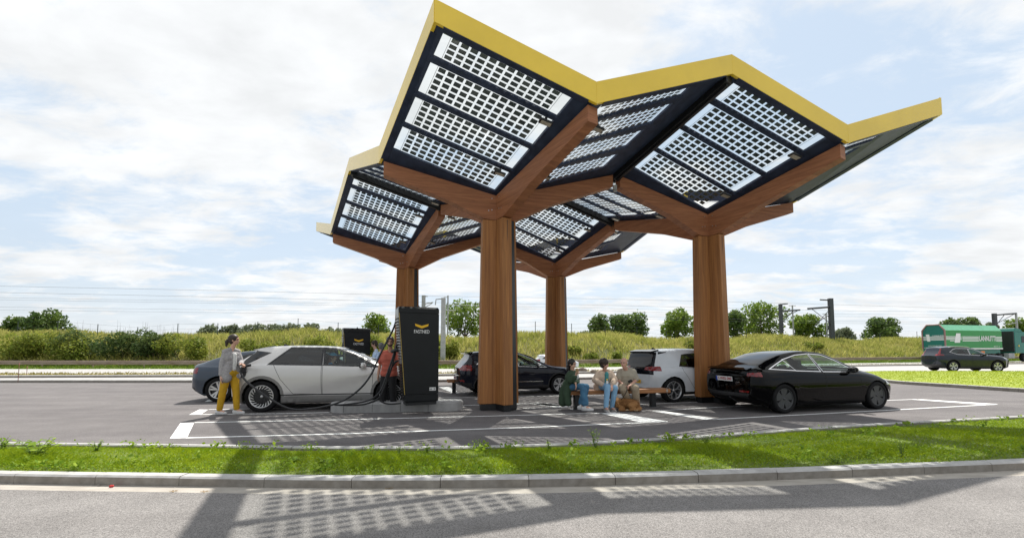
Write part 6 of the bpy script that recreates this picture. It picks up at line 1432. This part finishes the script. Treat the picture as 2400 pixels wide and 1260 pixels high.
cx = LL+2.0; b = MB(); b.box((cx+1.55, LW/2, 2.35), (2.1, LW, 2.6)); b.prism([(cx+.6, .1, 3.64), (cx+2.4, .1, 3.64), (cx+1.9, .1, 4.05), (cx+.9, .1, 4.15)], (0, LW-.2, 0)); b.build('cab', M_LTEAL, lo, bevel=.05)
MB().box((cx+.42, LW/2, 2.5), (.16, LW-.1, 2.5)).build('cab_side_fairing', M_TRIM, lo); MB().box((cx+2.2, -.01, 2.75), (.8, .02, .8)).build('cab_window', M_GROOF, lo)
MB().box((LL+.6, LW/2, .85), (4.6, 1.0, .3)).build('tractor_chassis', M_TRIM, lo); MB().box((LL+1.9, .35, .75), (1.1, .5, .6)).build('fuel_tank', M_GALV, lo)
MB().lathe([(0, -.01), (.12, -.01), (.12, .01), (0, .01)], 16, 'Y', (cx+1.2, -.02, 1.95)).build('cab_badge', pmat('badge_yellow', (.7, .5, .05), .5), lo)
for x in (LL-.4, cx+2.3): lw(x, .2); lw(x, LW-.2)
# lawn island on the right
lm_ = MB(); back = [(21.2+(40)*k/12, 25.6-1.6*k/12) for k in range(13)]; Lf = [(p.x, p.y) for p in LAWNc]
cx_, cy_ = 34, 18.5; ring0 = [Vector((x, y, .10)) for x, y in Lf]+[Vector((60, 9, .1)), Vector((61.2, 24, .1))]+[Vector((x, y, .10)) for x, y in reversed(back[1:-1])]
N0 = len(ring0); R_ = [ring0]
for f, z in ((.93, .17), (.75, .22), (.4, .26)): R_.append([Vector((cx_+(p.x-cx_)*f, cy_+(p.y-cy_)*f, z)) for p in ring0])
for a, c in zip(R_[:-1], R_[1:]): lm_.add(a+c, [(i, (i+1) % N0, N0+(i+1) % N0, N0+i) for i in range(N0)], 0, True)
lm_.add(R_[-1], [tuple(range(N0))]); tag(lm_.build('lawn_ground', pmat('lawn_turf', (.20, .26, .02), .95, hue2=(.28, .33, .03), scale=1.3)), kind='structure')
kerb('kerb', LAWNc, .12, -.05, .13, 1.0, (M_KERB, M_KERBF))
from mathutils.bvhtree import BVHTree
n = 60000; x = rng.uniform(15.9, 48, n); y = rng.uniform(10, 26, n); lob = bpy.data.objects['lawn_ground']; bv = BVHTree.FromPolygons([v.co for v in lob.data.vertices], [tuple(p.vertices) for p in lob.data.polygons]); base = []
for a, c in zip(x, y):
    hit = bv.ray_cast(Vector((a, c, 3)), Vector((0, 0, -1)))
    if hit[0] is not None and a < 16+2.2*c: base.append(hit[0])
base = np.array(base); n = len(base); Vg, Fg = blades(base, rng.uniform(.02, .055, n), rng.uniform(.006, .014, n), .35, rng)
tag(np_mesh('lawn_grass', Vg, Fg, leafmat('yellow_green_lawn', (.24, .32, .012), (.40, .45, .03), .5, .7)), 'mown yellow green lawn between the bays and the service lane', 'lawn', kind='stuff')  # lawn blades vary between two yellow greens
# front grass strip
n = 150000; x = rng.uniform(-9.5, 11.5, n); f = rng.uniform(0, 1, n)
ya = np.interp(x, [p.x for p in GA], [p.y for p in GA]); yb = np.interp(x, [p.x for p in LKv], [p.y for p in LKv])-.01; zz = np.interp(f, [0, .25, .55, .85, 1], [.075, .10, .095, .04, 0.])
base = np.stack([x, ya+(yb-ya)*f, zz-.01], 1); pat = .5+.5*np.sin(x*2.1+f*5)*np.sin(x*.83-f*3+1); h = rng.uniform(.03, .075, n)*(.65+.7*pat)*(1.05-.5*f); h[f < .1] *= .6
Vg, Fg = blades(base, h, rng.uniform(.0018, .0042, n), .45, rng)
tag(np_mesh('strip_grass', Vg, Fg, M_LAWN), 'fresh green grass strip between the two kerbs in front of the bays', 'grass', kind='stuff')
n = 9000; x = rng.uniform(-9.5, 11.5, n); f = np.abs(rng.normal(0, .10, n))+.02; f = np.where(rng.uniform(0, 1, n) < .3, rng.uniform(0, 1, n), f); f = np.clip(f, 0, .98)
ya = np.interp(x, [p.x for p in GA], [p.y for p in GA]); yb = np.interp(x, [p.x for p in LKv], [p.y for p in LKv]); zz = np.interp(f, [0, .25, .55, .85, 1], [.075, .10, .095, .04, 0.])
C = np.stack([x, ya+(yb-ya)*f, zz+rng.uniform(.02, .07, n)], 1); Vl, Fl = leaves(C, np.tile([0, -.2, 1.], (n, 1)), .022, rng)
tag(np_mesh('clover', Vl, Fl, M_WEED), 'small clover leaves scattered through the front grass strip', 'clover', kind='stuff')
nc = 190; hv, hf = [], []; off_ = 0
for k in range(nc):      # clumps of low broad leaved herbs
    x0 = rng.uniform(-9.3, 11.2); f0 = rng.choice([rng.uniform(.0, .2), rng.uniform(.75, .97), rng.uniform(0, 1)]); y0 = np.interp(x0, [p.x for p in GA], [p.y for p in GA]); y1 = np.interp(x0, [p.x for p in LKv], [p.y for p in LKv]); m_ = int(rng.integers(8, 22))
    C = np.stack([x0+rng.normal(0, .05, m_), y0+(y1-y0)*f0+rng.normal(0, .025, m_), np.interp(f0, [0, .25, .55, .85, 1], [.075, .10, .095, .04, 0.])+rng.uniform(.03, .12, m_)*rng.uniform(.6, 1.3)], 1)
    C[:, 1] = np.clip(C[:, 1], y0+.02, y1-.03); v_, f_ = leaves(C, np.tile([0, -.4, .9], (m_, 1)), rng.uniform(.025, .06), rng); hv.append(v_); hf.append(f_+off_); off_ += len(v_)
tag(np_mesh('low_herbs', np.concatenate(hv), np.concatenate(hf), M_WEED), 'scattered low broad leaved herbs in the front grass strip', 'herbs', kind='stuff')
def weed(label, u, v, h, sp, kind, seed, z=.06, group='weeds in the grass strip'):
    rg = random.Random(seed); p = gp(u, v, z); t = empty('weed', p); tag(t, label, 'weed', group); b = MB(); st = MB()
    for s_ in range(kind[0]):
        a = rg.uniform(0, 2*pi); top = Vector((cos(a)*sp*rg.uniform(.2, 1), sin(a)*sp*.5, h*rg.uniform(.6, 1))); mid = top*.5+Vector((0, 0, h*.12)); st.tube([(0, 0, -.03), mid, top], [.004, .003, .002], 5)
        for k in range(kind[1]):
            f = (k+1)/kind[1]; q = (mid*2*f if f < .5 else mid.lerp(top, (f-.5)*2)); a2 = rg.uniform(0, 2*pi); d = Vector((cos(a2), sin(a2), rg.uniform(-.2, .5))).normalized(); w_ = Vector((-sin(a2), cos(a2), rg.uniform(-.4, .4))).normalized(); L_ = kind[2]*rg.uniform(.6, 1.2)*(1.15-.5*f)
            b.add([q, q+d*L_*.5+w_*L_*.3, q+d*L_, q+d*L_*.5-w_*L_*.3], [(0, 1, 2, 3)])
    b.build('foliage', M_WEED, t, recalc=False); st.build('stem', pmat('green_stem', (.10, .16, .03), .7), t)
for i, a in enumerate((('big leafy bright weed near the left end of the grass strip', 85, 1075, .26, .26, (14, 6, .11)), ('yellow topped weed right of the big leafy weed', 225, 1060, .16, .14, (9, 6, .06)), ('low bright weed at the left photo edge', 5, 1058, .2, .12, (7, 5, .08)),
    ('tall branching weed in front of the bench', 1395, 1052, .34, .12, (6, 10, .05)), ('leafy upright weed in front of the bay end marking', 1285, 1056, .16, .06, (5, 6, .06)), ('small round leafed weed in front of the near charger', 1002, 1060, .10, .05, (5, 4, .06)), ('thin stalky weed behind the middle of the strip', 1118, 1058, .20, .05, (4, 8, .02)), ('low thistle with pale leaves in the left half of the strip', 765, 1095, .13, .12, (9, 5, .07)), ('broad leafed plantain below the canopy shadow', 690, 1090, .10, .12, (8, 3, .10)),
    ('tall yellowish weed near the front kerb on the right', 2115, 1075, .26, .08, (5, 10, .035)), ('short weed left of the yellowish weed', 2035, 1078, .16, .08, (5, 8, .035)), ('leafy weed clump against the lot kerb right of centre', 1655, 1040, .14, .10, (8, 5, .05)), ('dandelion like weed on the right front edge', 1960, 1088, .10, .12, (8, 6, .05)), ('thin seedling weed between thistle and plantain', 935, 1068, .14, .04, (4, 6, .02)),
    ('pale weed at the front kerb left of centre', 410, 1092, .09, .07, (6, 4, .04)))): weed(*a, seed=900+i)
# small things: stakes, boulders, litter and dead leaves
for u, v0, v1, lab in ((42, 896, 851, 'taller thin reddish stake at the far left lot kerb'), (62, 884, 858, 'shorter thin reddish stake right of the taller one')):
    p = gp(u, v0); h_ = (v0-v1)/FPX*p.y; tag(MB().tube([(0, 0, 0), (0, 0, h_)], .012, 6).lathe([(.018, h_-.10), (.018, h_), (0, h_)], 8, 'Z').build('marker_stake', pmat('rusty_red_stake', (.22, .09, .06), .7)), lab, 'stake', 'stakes at the lot kerb').location = p
for u, v, w_, lab, sd in ((1365, 872, 22, 'brown boulder on the median left of the beige blazer', 1), (1391, 873, 14, 'dark small boulder right of the brown one', 2)):
    p = gp(u, v, .06); r_ = w_/2/FPX*p.y; rg = random.Random(sd); b = MB().ball((0, 0, r_*.45), (r_, r_*.7, r_*.62), 10); b.v = [tuple(c*rg.uniform(.86, 1.12) for c in q) for q in b.v]
    tag(b.build('boulder', pmat('brown_stone', (.13, .10, .08), .9, hue2=(.24, .2, .16), scale=3)), lab, 'boulder', 'boulders on the median').location = p
tag(MB().box((0, 0, .012), (.03, .02, .02)).ball((.012, 0, .014), (.014, .012, .012), 6).build('litter', pmat('red_plastic', (.55, .03, .03), .4)), 'tiny red scrap of plastic in the gutter', 'litter').location = gp(261, 1141)
for i, (u, v, lab) in enumerate(((408, 1151, 'curled brown dead leaf in the gutter left of the canopy shadow'), (231, 1138, 'grey pebble beside the red scrap'), (480, 1152, 'small tan leaf at the edge of the shadow band'), (912, 1144, 'twig against the foot of the front kerb'), (2188, 1076, 'brown leaf lying on the front kerb at the right'))):
    b = MB()
    if i in (1,): b.ball((0, 0, .008), (.016, .012, .009), 8)
    else:
        for k in range(5): a = k*1.25; b.add([(0, 0, .004), (.03*cos(a)+.012*sin(a), .02*sin(a), .012), (.045*cos(a), .03*sin(a), .006), (.03*cos(a)-.012*sin(a), .02*sin(a)-.008, .010)], [(0, 1, 2, 3)])
    tag(b.build('pebble' if i == 1 else 'dead_leaf', pmat('tan_dead_leaf', (.30, .20, .09), .8, var=.2) if i != 1 else M_KERBF), lab, 'pebble' if i == 1 else 'dead leaf').location = gp(u, v) if i != 4 else gp(u, v, .10)
